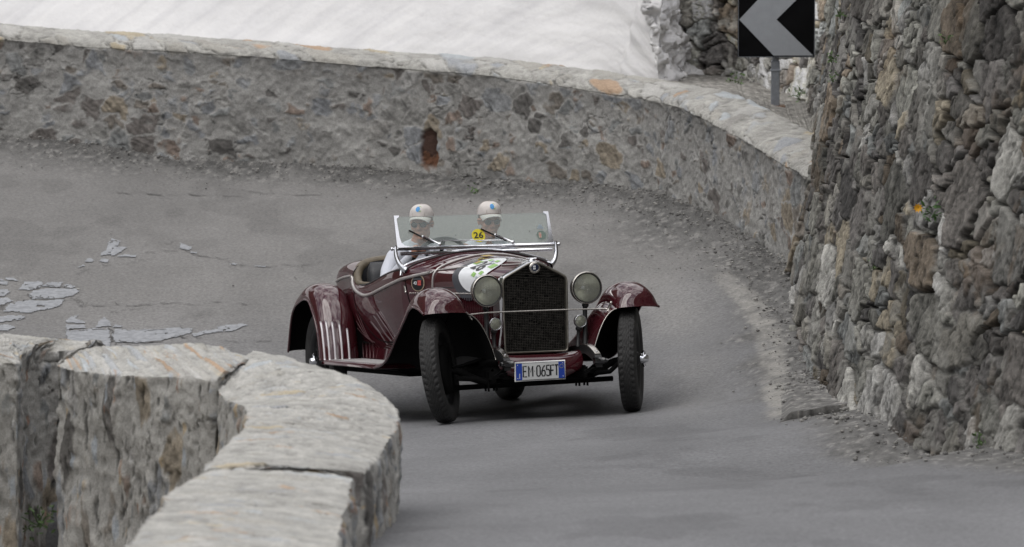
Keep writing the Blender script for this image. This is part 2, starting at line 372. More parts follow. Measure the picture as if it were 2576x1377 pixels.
def sheet(mb, poly_px, lift, rough=.012, seed=1):      # outline traced in the photograph, laid on the road as a fine grid
    P = np.array([ground_at(*p)[:2] for p in poly_px]); lo = P.min(0)-.06; hi = P.max(0)+.06
    ax = np.arange(lo[0], hi[0], .011); ay = np.arange(lo[1], hi[1], .020); A, B = np.meshgrid(ax, ay, indexing='ij')
    x = A[:-1, :-1]+.0055+rough*1.6*fbm(A[:-1, :-1]*9, B[:-1, :-1]*5, 700+int(seed), 3); y = B[:-1, :-1]+.017+rough*5*fbm(A[:-1, :-1]*9+5, B[:-1, :-1]*5, 720+int(seed), 3)
    ins = np.zeros(x.shape, bool); n = len(P)
    for k in range(n):
        (x0, y0_), (x1, y1_) = P[k], P[(k+1) % n]
        if y0_ == y1_: continue
        c_ = ((y0_ > y) != (y1_ > y)) & (x < (x1-x0)*(y-y0_)/(y1_-y0_)+x0); ins ^= c_
    ins &= (fbm(A[:-1, :-1]*26, B[:-1, :-1]*13, 740+int(seed), 3) > -.46) & (fbm(A[:-1, :-1]*7, B[:-1, :-1]*5, 760+int(seed), 3) > -.60)
    F = gridF(len(ax), len(ay))[ins.ravel()]
    if len(F) == 0: return
    u, inv = np.unique(F, return_inverse=True); V = zl(np.stack([A.ravel(), B.ravel()], 1)[u], lift); mb.add(V, inv.reshape(F.shape).tolist())
PX = lambda L_: [(a*.3125, 536.6+b*.3125) for a, b in L_]
patches = [[(805,345),(860,300),(870,240),(900,210),(970,230),(940,275),(1025,285),(985,315),(920,350)],[(675,400),(720,372),(760,385),(745,402)],[(790,398),(830,372),(880,380),(870,405)],
 [(620,438),(660,420),(680,430),(640,442)],[(930,355),(1000,340),(1110,350),(1100,362),(960,362)],[(1440,250),(1480,255),(1540,275),(1520,305),(1460,290)],
 [(140,620),(200,565),(345,560),(320,605),(230,625)],[(340,600),(375,565),(505,565),(490,600)],[(500,600),(540,575),(610,590),(600,605)],
 [(230,660),(270,625),(400,610),(620,612),(660,628),(600,670),(500,690),(260,698)],[(20,800),(80,735),(160,710),(520,705),(490,750),(380,790),(200,812)],
 [(-60,620),(60,620),(90,640),(40,670),(-60,675)],[(-60,690),(60,685),(110,705),(40,740),(-60,745)],[(-60,855),(60,830),(130,830),(100,870),(-60,880)],
 [(-60,915),(60,905),(130,930),(60,950),(-60,955)],[(40,530),(120,532),(135,548),(60,552)],[(-40,530),(20,535),(40,550),(-40,552)],[(-40,565),(60,560),(50,580),(-40,585)],
 [(530,960),(600,955),(700,940),(870,935),(890,960),(880,1080),(860,1100),(540,1060)],[(905,950),(930,940),(1110,950),(1420,922),(1555,935),(1530,975),(1400,1010),(1080,1050),(940,1050),(910,1020)],
 [(1540,978),(1620,965),(1700,950),(1760,915),(1950,890),(1995,902),(1900,940),(1720,970),(1560,1000)],[(525,880),(570,840),(640,818),(610,850),(680,870),(690,890),(540,890)],
 [(540,905),(680,900),(690,935),(540,945)],[(775,925),(800,880),(850,840),(880,880),(895,920)],[(900,930),(920,905),(990,910),(960,930)],
 [(1830,415),(1880,405),(1910,410),(1890,425)],[(2050,430),(2150,428),(2155,438),(2060,438)],[(1530,315),(1600,325),(1590,335),(1540,330)],[(110,850),(160,835),(210,850),(130,875)]]
mb = MB()
for k, p in enumerate(patches): sheet(mb, PX(p), .007, .012, k*3.1)
tag(link('road_patch_surface', mb.mesh('road_patch_surface'), M_PATCH), kind='structure')
def crack(mb, pts, wid, lift=.010):
    P = np.array([ground_at(*p)[:2] for p in pts]); n = len(P)*14
    s = np.linspace(0, len(P)-1, n); Q = np.stack([np.interp(s, range(len(P)), P[:, k]) for k in (0, 1)], 1)
    Q[:, 0] += .05*fbm(s*3, s*0, 8, 4); Q[:, 1] += .16*fbm(s*3, s*0+5, 9, 4)
    wv = .5*wid*np.clip(.55+1.5*fbm(s*5, s*0, 77, 3), .05, 1.6)
    A = Q.copy(); B = Q.copy(); A[:, 1] += wv*2.2; B[:, 1] -= wv*2.2; A[:, 0] += wv*.6; B[:, 0] -= wv*.6
    V = np.stack([zl(A, lift), zl(B, lift)], 1); mb.add(V.reshape(-1, 3), gridF(n, 2).tolist())
mb = MB()
for L_, wd in (([(600,700),(700,755),(900,740),(1040,738),(1400,735),(1750,730),(2100,742)], .006), ([(885,935),(905,985),(900,1020),(930,1050)], .011), ([(930,1052),(1080,1056),(1400,1016),(1620,990)], .009),
    ([(1150,340),(1280,310),(1480,300),(1560,330),(1800,380),(1950,435),(2300,435),(2576,420)], .006), ([(610,530),(650,470),(760,440),(1000,400),(1180,380)], .004),
    ([(2470,430),(2400,490),(2370,560)], .004), ([(260,700),(400,694),(560,690)], .009), ([(225,630),(300,612),(350,560)], .007), ([(345,605),(500,604),(600,606)], .008), ([(560,690),(640,740),(700,755)], .005),
    ([(20,805),(0,760),(60,720)], .007), ([(870,830),(1000,790),(1200,760)], .004), ([(1750,1055),(2000,1040),(2250,1020)], .005), ([(230,660),(250,700),(150,706)], .009), ([(530,960),(700,945),(885,932)], .006),
    ([(905,948),(1100,950),(1430,928),(1550,938)], .004), ([(1300,260),(1380,250),(1430,205)], .004)): crack(mb, PX(L_), wd)
crack(mb, [(275, 493), (350, 486), (430, 494), (600, 492)], .01); crack(mb, [(600, 484), (700, 492), (850, 490)], .008)
tag(link('road_crack_surface', mb.mesh('road_crack_surface'), M_CRACK), kind='structure')
# ------------------------------------------------------------------ gravel shoulder with its broken edge
Lp = np.array([ground_at(*p)[:2] for p in [(1850, 715), (1900, 765), (1938, 830), (1957, 905), (1962, 976), (1966, 1040), (1962, 1067)]])
Rp = np.array([(2.45, 44.0), (2.4, 42.8), (2.4, 41.5), (2.4, 40), (2.45, 38.5), (2.5, 37.2), (2.5, 36.45)])
nu, nv = 260, 90; A = crp(Lp, nu); B = crp(Rp, nu); t = np.linspace(0, 1, nv)
P = A[:, None]*(1-t)[None, :, None]+B[:, None]*t[None, :, None]
P[-40:, :, 1] += (np.linspace(0, 1, 40)**2)[:, None]*(.16*fbm(P[-1:, :, 0]*5, P[-1:, :, 0]*0, 15, 4)+.12*np.sin(t*3.1)[None])
zz = gz(P[..., 0], P[..., 1]); k = np.linspace(0, 1, nu)[:, None]; tt = t[None]
lift = .012+.050*ss(k, .55, 1)*ss(tt, 0, .10)+.012*fbm(P[..., 0]*9, P[..., 1]*9, 16, 4)*ss(tt, 0, .15)
G = np.concatenate([P, (zz+lift)[..., None]], -1)
skirt = G[-1:].copy(); skirt[..., 2] -= .11; skirt[..., 1] += .02
G = np.concatenate([G, skirt]); s3 = fbm(G[..., 0]*24, G[..., 1]*13, 51, 3)
Cg = np.array([.165, .161, .154])*(1+.8*s3[..., None]); Cg = np.where((s3 > .32)[..., None], np.array([.3, .29, .27]), Cg); Cg[-1] = (.05, .048, .045)
tag(link('gravel_shoulder', mkmesh('gravel_shoulder', G, gridF(nu+1, nv), True, np.clip(Cg, .01, .7)), M_GROUND), kind='structure')
# loose stones
def pebbles(name, pts, sizes, seed):
    ico = bpy.data.meshes.new('i'); import bmesh; b = bmesh.new(); bmesh.ops.create_icosphere(b, subdivisions=1, radius=1); b.to_mesh(ico); b.free()
    v0 = np.array([v.co[:] for v in ico.vertices]); f0 = np.array([list(p.vertices) for p in ico.polygons]); bpy.data.meshes.remove(ico)
    r = np.random.default_rng(seed); n = len(pts); nvv = len(v0)
    V = v0[None]*(1+.35*(r.random((n, nvv, 1))-.5))*(np.array([1, 1, .6])*(1+.5*(r.random((n, 1, 3))-.5)))*sizes[:, None, None]
    a = r.random(n)*6.28; c, s = np.cos(a)[:, None], np.sin(a)[:, None]
    V = np.stack([V[..., 0]*c-V[..., 1]*s, V[..., 0]*s+V[..., 1]*c, V[..., 2]], -1)+np.asarray(pts)[:, None]
    F = (f0[None]+np.arange(n)[:, None, None]*nvv).reshape(-1, 3)
    base = np.array([(.25, .245, .23), (.19, .186, .178), (.33, .32, .30), (.15, .145, .14)])[r.integers(0, 4, n)]*(.8+.4*r.random((n, 1)))
    return mkmesh(name, V.reshape(-1, 3), F, False, np.repeat(base, nvv, 0))
r_ = np.random.default_rng(3); pts = []; sz = []
for k in range(6000):
    i = r_.integers(0, len(farc)); d = r_.exponential(.26); T = farc[min(i+1, 399)]-farc[max(i-1, 0)]; T /= np.linalg.norm(T)
    q = farc[i]+np.array([T[1], -T[0]])*(.02+d)
    if q[1] < 44 or d > 2.2: continue
    pts.append(q); sz.append(.004+.012*r_.random()**5*(1 if d < .5 else .6))
for k in range(900):
    i = r_.integers(300, 1350); d = abs(r_.normal(0, .2)); T = RWC[i+1]-RWC[i-1]; T /= np.linalg.norm(T)
    pts.append(RWC[i]+np.array([T[1], -T[0]])*d); sz.append(.005+.016*r_.random()**4)
for k in range(420):
    u, q = r_.random(), r_.random(); a = crp(Lp, 100)[int(u*99)]; b = crp(Rp, 100)[int(u*99)]; pts.append(a*(1-q)+b*q); sz.append(.004+.010*r_.random()**4)
for k in range(25):
    q = ground_at(r_.uniform(0, 2000), r_.uniform(470, 760))[:2]; pts.append(q); sz.append(.005+.007*r_.random()**2)
pts = np.array(pts); sz = np.array(sz); dwp = np.minimum(poly_dist(pts[:, 0], pts[:, 1], farc), poly_dist(pts[:, 0], pts[:, 1], RWC)+.35)
P3 = np.stack([pts[:, 0], pts[:, 1], gz(pts[:, 0], pts[:, 1])+.02*(1-ss(dwp, .3, 1.0))+.05*(1-ss(dwp, 0, .45))+.015], 1)
o = link('gravel', pebbles('gravel', P3, sz, 5), M_GRAVEL)
tag(o, 'loose grey gravel strewn along the foot of the stone walls', 'gravel', kind='stuff')
# ------------------------------------------------------------------ masonry
PAL_F = np.array([(.215, .205, .185), (.18, .195, .215), (.145, .118, .088), (.235, .18, .105), (.065, .058, .052), (.20, .130, .088), (.27, .262, .245), (.16, .17, .168), (.11, .09, .078), (.20, .212, .222), (.17, .165, .15), (.155, .168, .185)])
PAL_R = np.array([(.165, .158, .138), (.21, .208, .185), (.125, .116, .106), (.155, .128, .098), (.26, .255, .235), (.098, .092, .086), (.17, .176, .17), (.19, .168, .128), (.145, .142, .126), (.29, .285, .27), (.18, .172, .155), (.11, .105, .10)])
PAL_C = np.array([(.345, .332, .30), (.37, .39, .40), (.40, .35, .26), (.31, .30, .28), (.40, .392, .37), (.37, .27, .19), (.30, .31, .32), (.36, .352, .33), (.33, .32, .29), (.36, .37, .375), (.34, .33, .305)])
def cells(s, t, cw, ch, seed, sub=.4, warp=.3, wf=2.2):
    ws = s/cw+warp*fbm(s/cw*wf*.5, t/ch*wf*.5, seed+50, 3)+.35*warp*fbm(s/cw*wf*2, t/ch*wf*2, seed+54, 2)
    wt = t/ch+warp*fbm(s/cw*wf*.5+9, t/ch*wf*.5+4, seed+60, 3)+.35*warp*fbm(s/cw*wf*2, t/ch*wf*2+7, seed+64, 2)
    d, e, I, J, du, dv = voro(ws, wt, seed); r = h2(I, J, seed+3)
    d2, e2, I2, J2, du2, dv2 = voro(ws*1.9+31, wt*1.9+17, seed+9); m = r < sub
    e = np.where(m, np.minimum(e, e2*.6), e); I = np.where(m, I2+100000, I); J = np.where(m, J2+100000, J)
    return e, I, J, np.where(m, du2*.6, du), np.where(m, dv2*.6, dv)
def rr(I, J, k): return h2(I, J, 200+k)
def normals(P):
    a = np.gradient(P, axis=0); b = np.gradient(P, axis=1); n = np.cross(a, b)
    return n/(np.linalg.norm(n, axis=-1, keepdims=True)+1e-9)
def style_mortar(s, t, seed, cw=.24, ch=.185, amt=1., mortar=(.335, .329, .313), bare=.40, pits=0.):
    e, I, J, du, dv = cells(s, t, cw, ch, seed, .45, .42)
    r1, r2, r3 = rr(I, J, 1), rr(I, J, 2), rr(I, J, 3)
    f6 = fbm(s*6, t*6, seed+20, 4); f2 = fbm(s*1.7, t*1.7, seed+30, 3); f20 = fbm(s*22, t*22, seed+33, 3)
    ex = ss(e+.12*f20+.08*f6, .04, .17)*ss(r1+.45*f6+.2*f20, bare-.12, bare+.12)
    lay = noise2((s*(.5+r3)+t*(1.5-r3))*38+r1*50, (t-s)*5, seed+40)
    crev = (1-ss(np.abs(fbm(s*4.5+.3*f6, t*5.5, seed+70, 4)), .0, .028))*ss(fbm(s*2.2, t*2.2, seed+73, 2), -.05, .2)
    disp = amt*(ex*(.024*(r3-.3)+.014*lay)+.026*f6+.020*f20+.03*f2-.024*crev)
    col = PAL_F[(r2*len(PAL_F)).astype(int) % len(PAL_F)]; col = (col*.62+.38*col.mean(-1, keepdims=True))*1.0+.17*np.array(mortar); col = col*(1+.55*lay[..., None]+.55*f20[..., None])
    mo = np.array(mortar)*(1+.20*f6[..., None]+.30*f20[..., None]+.20*f2[..., None])
    C = mo*(1-ex[..., None])+col*ex[..., None]
    if pits > 0:
        e4, I4, J4, du4, dv4 = cells(s, t, cw*.34, ch*.40, seed+800, .4, .35); k4, k5 = rr(I4, J4, 31), rr(I4, J4, 32)
        pm = (ss(e4+.1*f20, .05, .22)*(k4 > 1-pits))[..., None]; C = C*(1-.62*pm); disp = disp-.016*pm[..., 0]
        fm = (ss(e4+.1*f20, .05, .2)*(k4 < .07))[..., None]; fc = np.array([(.30, .165, .09), (.38, .29, .17), (.33, .36, .39), (.26, .14, .085)])[(k5*4).astype(int) % 4]; C = C*(1-.75*fm)+fc*.75*fm
    return disp, C*(1-.45*crev[..., None])
def style_cap(s, t, seed, cw=.34, ch=.28, skew=.9, amt=1., bare=.42, mortar=(.37, .362, .335), jt=1., sat=1.06, fleck=0.):
    s2 = s+skew*t; e, I, J, du, dv = cells(s2, t, cw, ch, seed, .3, .30)
    r1, r2, r3 = rr(I, J, 1), rr(I, J, 2), rr(I, J, 3)
    f6 = fbm(s2*5, t*5, seed+20, 4); f20 = fbm(s*20, t*20, seed+33, 3)
    ex = ss(e+.06*f20, .04, .16)*ss(r1+.2*f6, bare-.06, bare+.08)
    joint = jt*(1-ss(e+.05*f20, .0, .05))*ss(r1+.5*f6, .25, .6)
    streak = noise2(s2*26+3*f6, t*4, seed+44)
    f45 = fbm(s*45, t*45, seed+36, 2); disp = amt*(ex*(.014*(r3-.2)+.02*(du*(r2-.5)+dv*(r1-.5)))+.008*f6+.010*f20+.005*f45-.014*joint)
    col = PAL_C[(r2*len(PAL_C)).astype(int) % len(PAL_C)]*sat*(1+.22*streak[..., None]+.12*f20[..., None])
    mo = np.array(mortar)*(1+.24*f6[..., None]+.34*f20[..., None]+.20*streak[..., None]+.18*f45[..., None])
    C = mo*(1-ex[..., None])+col*ex[..., None]
    if fleck > 0:                              # thin slabs on edge, and pits
        e4, I4, J4, du4, dv4 = cells(s2*1.0, t, cw*.55, ch*.6, seed+700, .4, .3); k4, k5 = rr(I4, J4, 31), rr(I4, J4, 32)
        fm = (ss(e4+.1*f20, .06, .2)*(k4 < fleck))[..., None]; fc = PAL_C[(k5*len(PAL_C)).astype(int) % len(PAL_C)]*1.12*(1+.2*streak[..., None]); C = C*(1-.8*fm)+fc*.8*fm
        pm = (ss(e4, .10, .25)*(k4 > .955)*ss(f20, -.05, .15))[..., None]; C = C*(1-.65*pm); disp = disp-.012*pm[..., 0]
    return disp, C*(1-.55*joint[..., None])
# ------------------------------------------------------------------ far parapet
def outward(P2):                             # plan normal to the right of the walking direction, i.e. away from the camera for a curve running left to right
    T = np.gradient(P2, axis=0); T /= np.linalg.norm(T, axis=1, keepdims=True); return np.stack([-T[:, 1], T[:, 0]], 1)
nu = 1500
FB = cr(FARB, nu); sA = np.concatenate([[0], np.cumsum(np.linalg.norm(np.diff(FB[:, :2], axis=0), axis=1))])
FTz = np.interp(np.linspace(0, 1, nu), np.linspace(0, 1, len(FART)), FART[:, 2])
cs = np.concatenate([[0], np.cumsum(np.linalg.norm(np.diff(FARB, axis=0), axis=1))]); FTz = np.interp(np.linspace(0, 1, nu), cs/cs[-1], FART[:, 2])
k_ = np.hanning(41); k_ /= k_.sum(); FTz = np.convolve(np.pad(FTz, 20, mode='edge'), k_, 'valid')
FN = outward(FB[:, :2])
def wall_profile(capw, rise, n_face, n_cap, n_back, back_h):
    a = [(0, h_) for h_ in np.linspace(0, 1, n_face)]
    c = crp([(-.012, .0), (.03, .05*rise/.1), (.15, .085*rise/.1), (.5*capw+.05, rise), (capw-.06, .92*rise), (capw, .35*rise)], n_cap+1)[1:]
    b = [(capw+.01, -h_) for h_ in np.linspace(.02, back_h, n_back)]
    return np.array(a), c, np.array(b)
def build_wall(name, FB, FTz, FN, capw, rise, sA, n_face, n_cap, n_back, back_h, seed, face_kw, cap_kw, parent=None, drop=.35, post=None, cap_over=.0):
    fa, ca, ba = wall_profile(capw, rise, n_face, n_cap, n_back, back_h); nu = len(FB)
    zb = FB[:, 2]-drop; Hh = FTz-zb
    P = np.zeros((nu, len(fa)+len(ca)+len(ba), 3))
    offs = np.concatenate([fa[:, 0], ca[:, 0], ba[:, 0]])
    P[..., :2] = FB[:, None, :2]+FN[:, None, :]*offs[None, :, None]
    P[:, :len(fa), 2] = zb[:, None]+Hh[:, None]*fa[None, :, 1]
    P[:, len(fa):, 2] = FTz[:, None]+np.concatenate([ca[:, 1], ba[:, 1]])[None]
    S = np.repeat(sA[:, None], P.shape[1], 1)
    T = np.zeros(P.shape[:2]); T[:, :len(fa)] = P[:, :len(fa), 2]; d = np.linalg.norm(np.diff(P[:, len(fa)-1:], axis=1), axis=2); T[:, len(fa):] = T[:, len(fa)-1:len(fa)]+np.cumsum(d, 1)
    df, Cf = style_mortar(S, T, seed, **face_kw)
    dc, Cc = style_cap(S, T-FTz[:, None], seed+500, **cap_kw)
    irr = .035*fbm(S*4, S*0, seed+7, 4)                     # ragged front edge of the coping
    m = np.zeros(P.shape[:2]); dep = T-FTz[:, None]
    m = ss(dep+irr, -.02, .015); m[:, len(fa)+len(ca):] = 0
    N = normals(P)
    if post is not None: df, Cf = post(P, S, T, df, Cf)
    D = df*(1-m)+dc*m+cap_over*np.exp(-((dep+.0)/.05)**2)
    N0 = N.copy()
    P2 = P+N0*D[..., None]
    return P2, Cf*(1-m[..., None])+Cc*m[..., None], S, T, len(fa)
def emit_wall(name, P2, C, nface, label, group, extra=None):
    fa = P2[:, :nface+1]; ca = P2[:, nface-1:]
    # one masonry body, with the coping of flat stones as a part of its own
    nu = P2.shape[0]
    body = mkmesh(name, fa[:, :nface], gridF(nu, nface), True, np.clip(C[:, :nface], .01, .8))
    o = link(name, body, M_STONE); tag(o, label, 'wall', group)
    cap = mkmesh('coping', ca, gridF(nu, ca.shape[1]), True, np.clip(C[:, nface-1:], .01, .85))
    link('coping', cap, M_STONE, o)
    return o
def rust(P, S, T, d, C):
    X0 = (1078-1288)/14400*50.2; x = P[..., 0]; z = P[..., 2]
    top = unproj(1078, 320, 50.2)[2]; bot = unproj(1078, 426, 50.2)[2]
    wob = .02*fbm(z*9, x*0, 91, 3)
    m = ss(.066+.5*wob-np.abs(x-X0)+.02*fbm(x*30, z*14, 93, 3), -.010, .010)*ss(z, bot-.02, bot+.05)*(1-ss(z+.04*np.abs(x-X0)/.07, top-.03, top))
    rc = np.where((z < bot+.12+.09*fbm(x*40, z*6, 95, 2))[..., None], np.array([.15, .072, .042]), np.array([.060, .034, .026]))*(1+.5*fbm(x*40, z*12, 96, 3)[..., None])
    return d-.03*m, C*(1-m[..., None])+rc*m[..., None]
coping_shade_rust = lambda P, S, T, d, C: rust(P, S, T, d, C*(1-.35*np.exp(-((T-FTz[:, None])/.13)**2)*(.7+.5*fbm(S*3, T*5, 88, 3)))[..., None]) if False else rust(P, S, T, d, C*(1-.33*np.exp(-((T-FTz[:, None])/.14)**2)[..., None]*(.8+.6*fbm(S*3, T*5, 88, 3)[..., None])))  # overhang shade painted as a dark band below the coping, then the rust
P2, Cw, S, T, nfc = build_wall('far', FB, FTz, FN, .56, .10, sA, 150, 50, 6, .8, 11, dict(amt=.55), dict(), post=coping_shade_rust)
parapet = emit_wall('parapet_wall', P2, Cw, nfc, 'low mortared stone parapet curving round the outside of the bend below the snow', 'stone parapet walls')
FK = P2[:, nfc+42]                            # back edge of its coping
# ------------------------------------------------------------------ gravel shelf behind the parapet, at the foot of the rock wall
i0 = int(nu*.62); back = FK[i0:]; n = len(back); q = np.linspace(0, 1, n)
rwv = RWC[(RWC[:, 1] > 44.6)]; rq = cr(np.concatenate([[(-1.5, 55.2)], rwv]), n); rzv = np.interp(rq[:, 1], [44, 46, 48, 50.5, 53, 56], [1.22, 1.33, 1.30, 1.18, 1.02, .9])
n_s = 200; t = np.linspace(0, 1, n_s)
Sx = back[:, None, :2]*(1-t)[None, :, None]+(rq+np.array([.15, .15]))[:, None]*t[None, :, None]
Sz = (back[:, 2]-.03)[:, None]*(1-t)[None]+rzv[:, None]*t[None]; Sz = Sz+.035*fbm(Sx[..., 0]*4, Sx[..., 1]*4, 66, 4)*ss(t, 0, .15)[None]+.02*np.sin(t*3.1)[None]
s3 = fbm(Sx[..., 0]*26, Sx[..., 1]*15, 51, 3); Cs = np.array([.235, .225, .205])*(1+.8*s3[..., None]); Cs = np.where((s3 > .33)[..., None], np.array([.36, .35, .32]), Cs)
tag(link('gravel_path', mkmesh('gravel_path', np.concatenate([Sx, Sz[..., None]], -1), gridF(n, n_s), True, np.clip(Cs, .02, .7)), M_GRAVEL), kind='structure')
# ------------------------------------------------------------------ tall rubble retaining wall
nv = 400; nu2 = 1750
R2 = cr(RWC[::20], nu2); sR = np.concatenate([[0], np.cumsum(np.linalg.norm(np.diff(R2, axis=0), axis=1))])
_T = np.gradient(R2, axis=0); _T /= np.linalg.norm(_T, axis=1, keepdims=True); _V = R2/np.linalg.norm(R2, axis=1, keepdims=True); _g = np.clip(np.abs(_T[:, 0]*_V[:, 1]-_T[:, 1]*_V[:, 0])*1.7+.12, .34, 1)
k_ = np.hanning(161); k_ /= k_.sum(); _g = np.convolve(np.pad(_g, 80, mode='edge'), k_, 'valid'); sR = np.cumsum(_g*np.gradient(sR))   # longer stones on the straight
RN = outward(R2); RN = -RN                    # towards the road
hv = np.linspace(0, 1, nv)*4.75; hvs = np.interp(R2[:, 1], [26, 45.5, 48, 56], [1, 1, .42, .42])
zb = gz(R2[:, 0], R2[:, 1])-.35
S = np.repeat(sR[:, None], nv, 1); T = zb[:, None]+hv[None]*hvs[:, None]
P = np.zeros((nu2, nv, 3)); bat = -.185*(hv[None]*hvs[:, None]-.35)
P[..., :2] = R2[:, None]+RN[:, None]*bat[..., None]; P[..., 2] = T
def style_rubble(s, t, seed):
    lean_ = .25*(t-1.5); s = s-lean_*.3
    e, I, J, du, dv = cells(s, t, .36, .34, seed, .55, .30, 2.6)
    r1, r2, r3, r4 = (rr(I, J, k) for k in (1, 2, 3, 4))
    e2, I2, J2, du2, dv2 = cells(s+r3*7, t+r1*5, .12, .34, seed+300, .35, .32, 2.2)          # slabs and broken faces within a stone
    q1, q2, q3, q4 = (rr(I2, J2, k) for k in (11, 12, 13, 14))
    e3, I3, J3, du3, dv3 = cells(s+q3*7, t+q1*5, .045, .14, seed+600, .3, .35, 2.2)
    k1 = rr(I3, J3, 21)
    f3 = fbm(s*2.6+r1*40, t*2.6+r2*40, seed+20, 4); f12 = fbm(s*13, t*9, seed+22, 4); f1 = fbm(s*.5, t*.5, seed+25, 3)
    bed = noise2(s*30+4*f3+r1*30, t*(2.2+3*r4)+r2*9, seed+26)+.7*noise2(s*75+6*f3, t*5, seed+27)
    f30 = fbm(s*34, t*30, seed+29, 3)
    jn = 1-ss(e+.03*f12+.012*f30, .012, .075); cr2 = (1-ss(e2+.03*f12, .0, .06))*ss(q4, .35, .5)
    fill = ss(fbm(s*1.8, t*1.8, seed+28, 3), -.04, .16)*.85
    disp = .80*(.034*(r1-.5)+.06*(du*(r3-.5)*.8+dv*(r4-.5)*1.5)+.020*(q1-.5)+.030*(du2*(q2-.5)+dv2*(q3-.5))+.008*(k1-.5)+.006*f3+.010*f12+.011*f30+.004*bed*(1-jn)+.07*f1-.105*jn*(1-fill)-.012*jn*fill-.026*cr2)
    base = PAL_R[(r2*len(PAL_R)).astype(int) % len(PAL_R)]*(.52+.90*r3)[..., None]*1.08
    f70 = fbm(s*80, t*75, seed+41, 2)
    C = base*(1+.20*bed[..., None]+.50*f12[..., None]+.80*f30[..., None]+.6*f70[..., None]+.55*(q1-.5)[..., None]+.3*(k1-.5)[..., None])
    mo = np.array([.19, .185, .172])*(1+.5*f12[..., None]+.5*f30[..., None])
    mt = (jn*fill)[..., None]; C = C*(1-mt)+mo*mt
    deep = np.maximum(jn*(1-fill), .7*cr2)[..., None]; C = C*(1-.62*deep)
    li = ss(fbm(s*5, t*4, seed+35, 4), .18, .36)[..., None]; C = C*(1-li*.5)+np.array([.29, .285, .26])*li*.5
    rs = ss(fbm(s*2.1+4, t*1.5, seed+36, 4)+.3*(q2-.5), .27, .42)[..., None]; C = C*(1-rs*.3)+np.array([.17, .115, .07])*rs*.3
    return disp, C
dR, CR = style_rubble(S, T, 77); CR = CR*(1+1.5*ss(R2[:, 1], 47.8, 49)[:, None, None])  # stones of the rear nook painted lighter to offset its deep shade
N = np.concatenate([RN, np.full((nu2, 1), .18)], 1); N /= np.linalg.norm(N, axis=1, keepdims=True)
P = P+N[:, None]*dR[..., None]
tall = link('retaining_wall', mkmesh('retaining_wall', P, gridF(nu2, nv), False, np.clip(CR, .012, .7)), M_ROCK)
tag(tall, 'tall rough dry stone retaining wall beside the road, dark upright slabs', 'wall')
def on_tall(px, py, tries=None):              # point of the tall wall seen at a pixel
    q = P[::2, ::2].reshape(-1, 3); z = q[:, 2]-CAM_H; d = q[:, 1]*CP-z*SP; vv = q[:, 1]*SP+z*CP
    ex = IW/2+FPX*q[:, 0]/d-px; ey = IH/2-FPX*vv/d-py; c = ex**2+ey**2+(d-30)*6
    return q[int(np.argmin(c))]
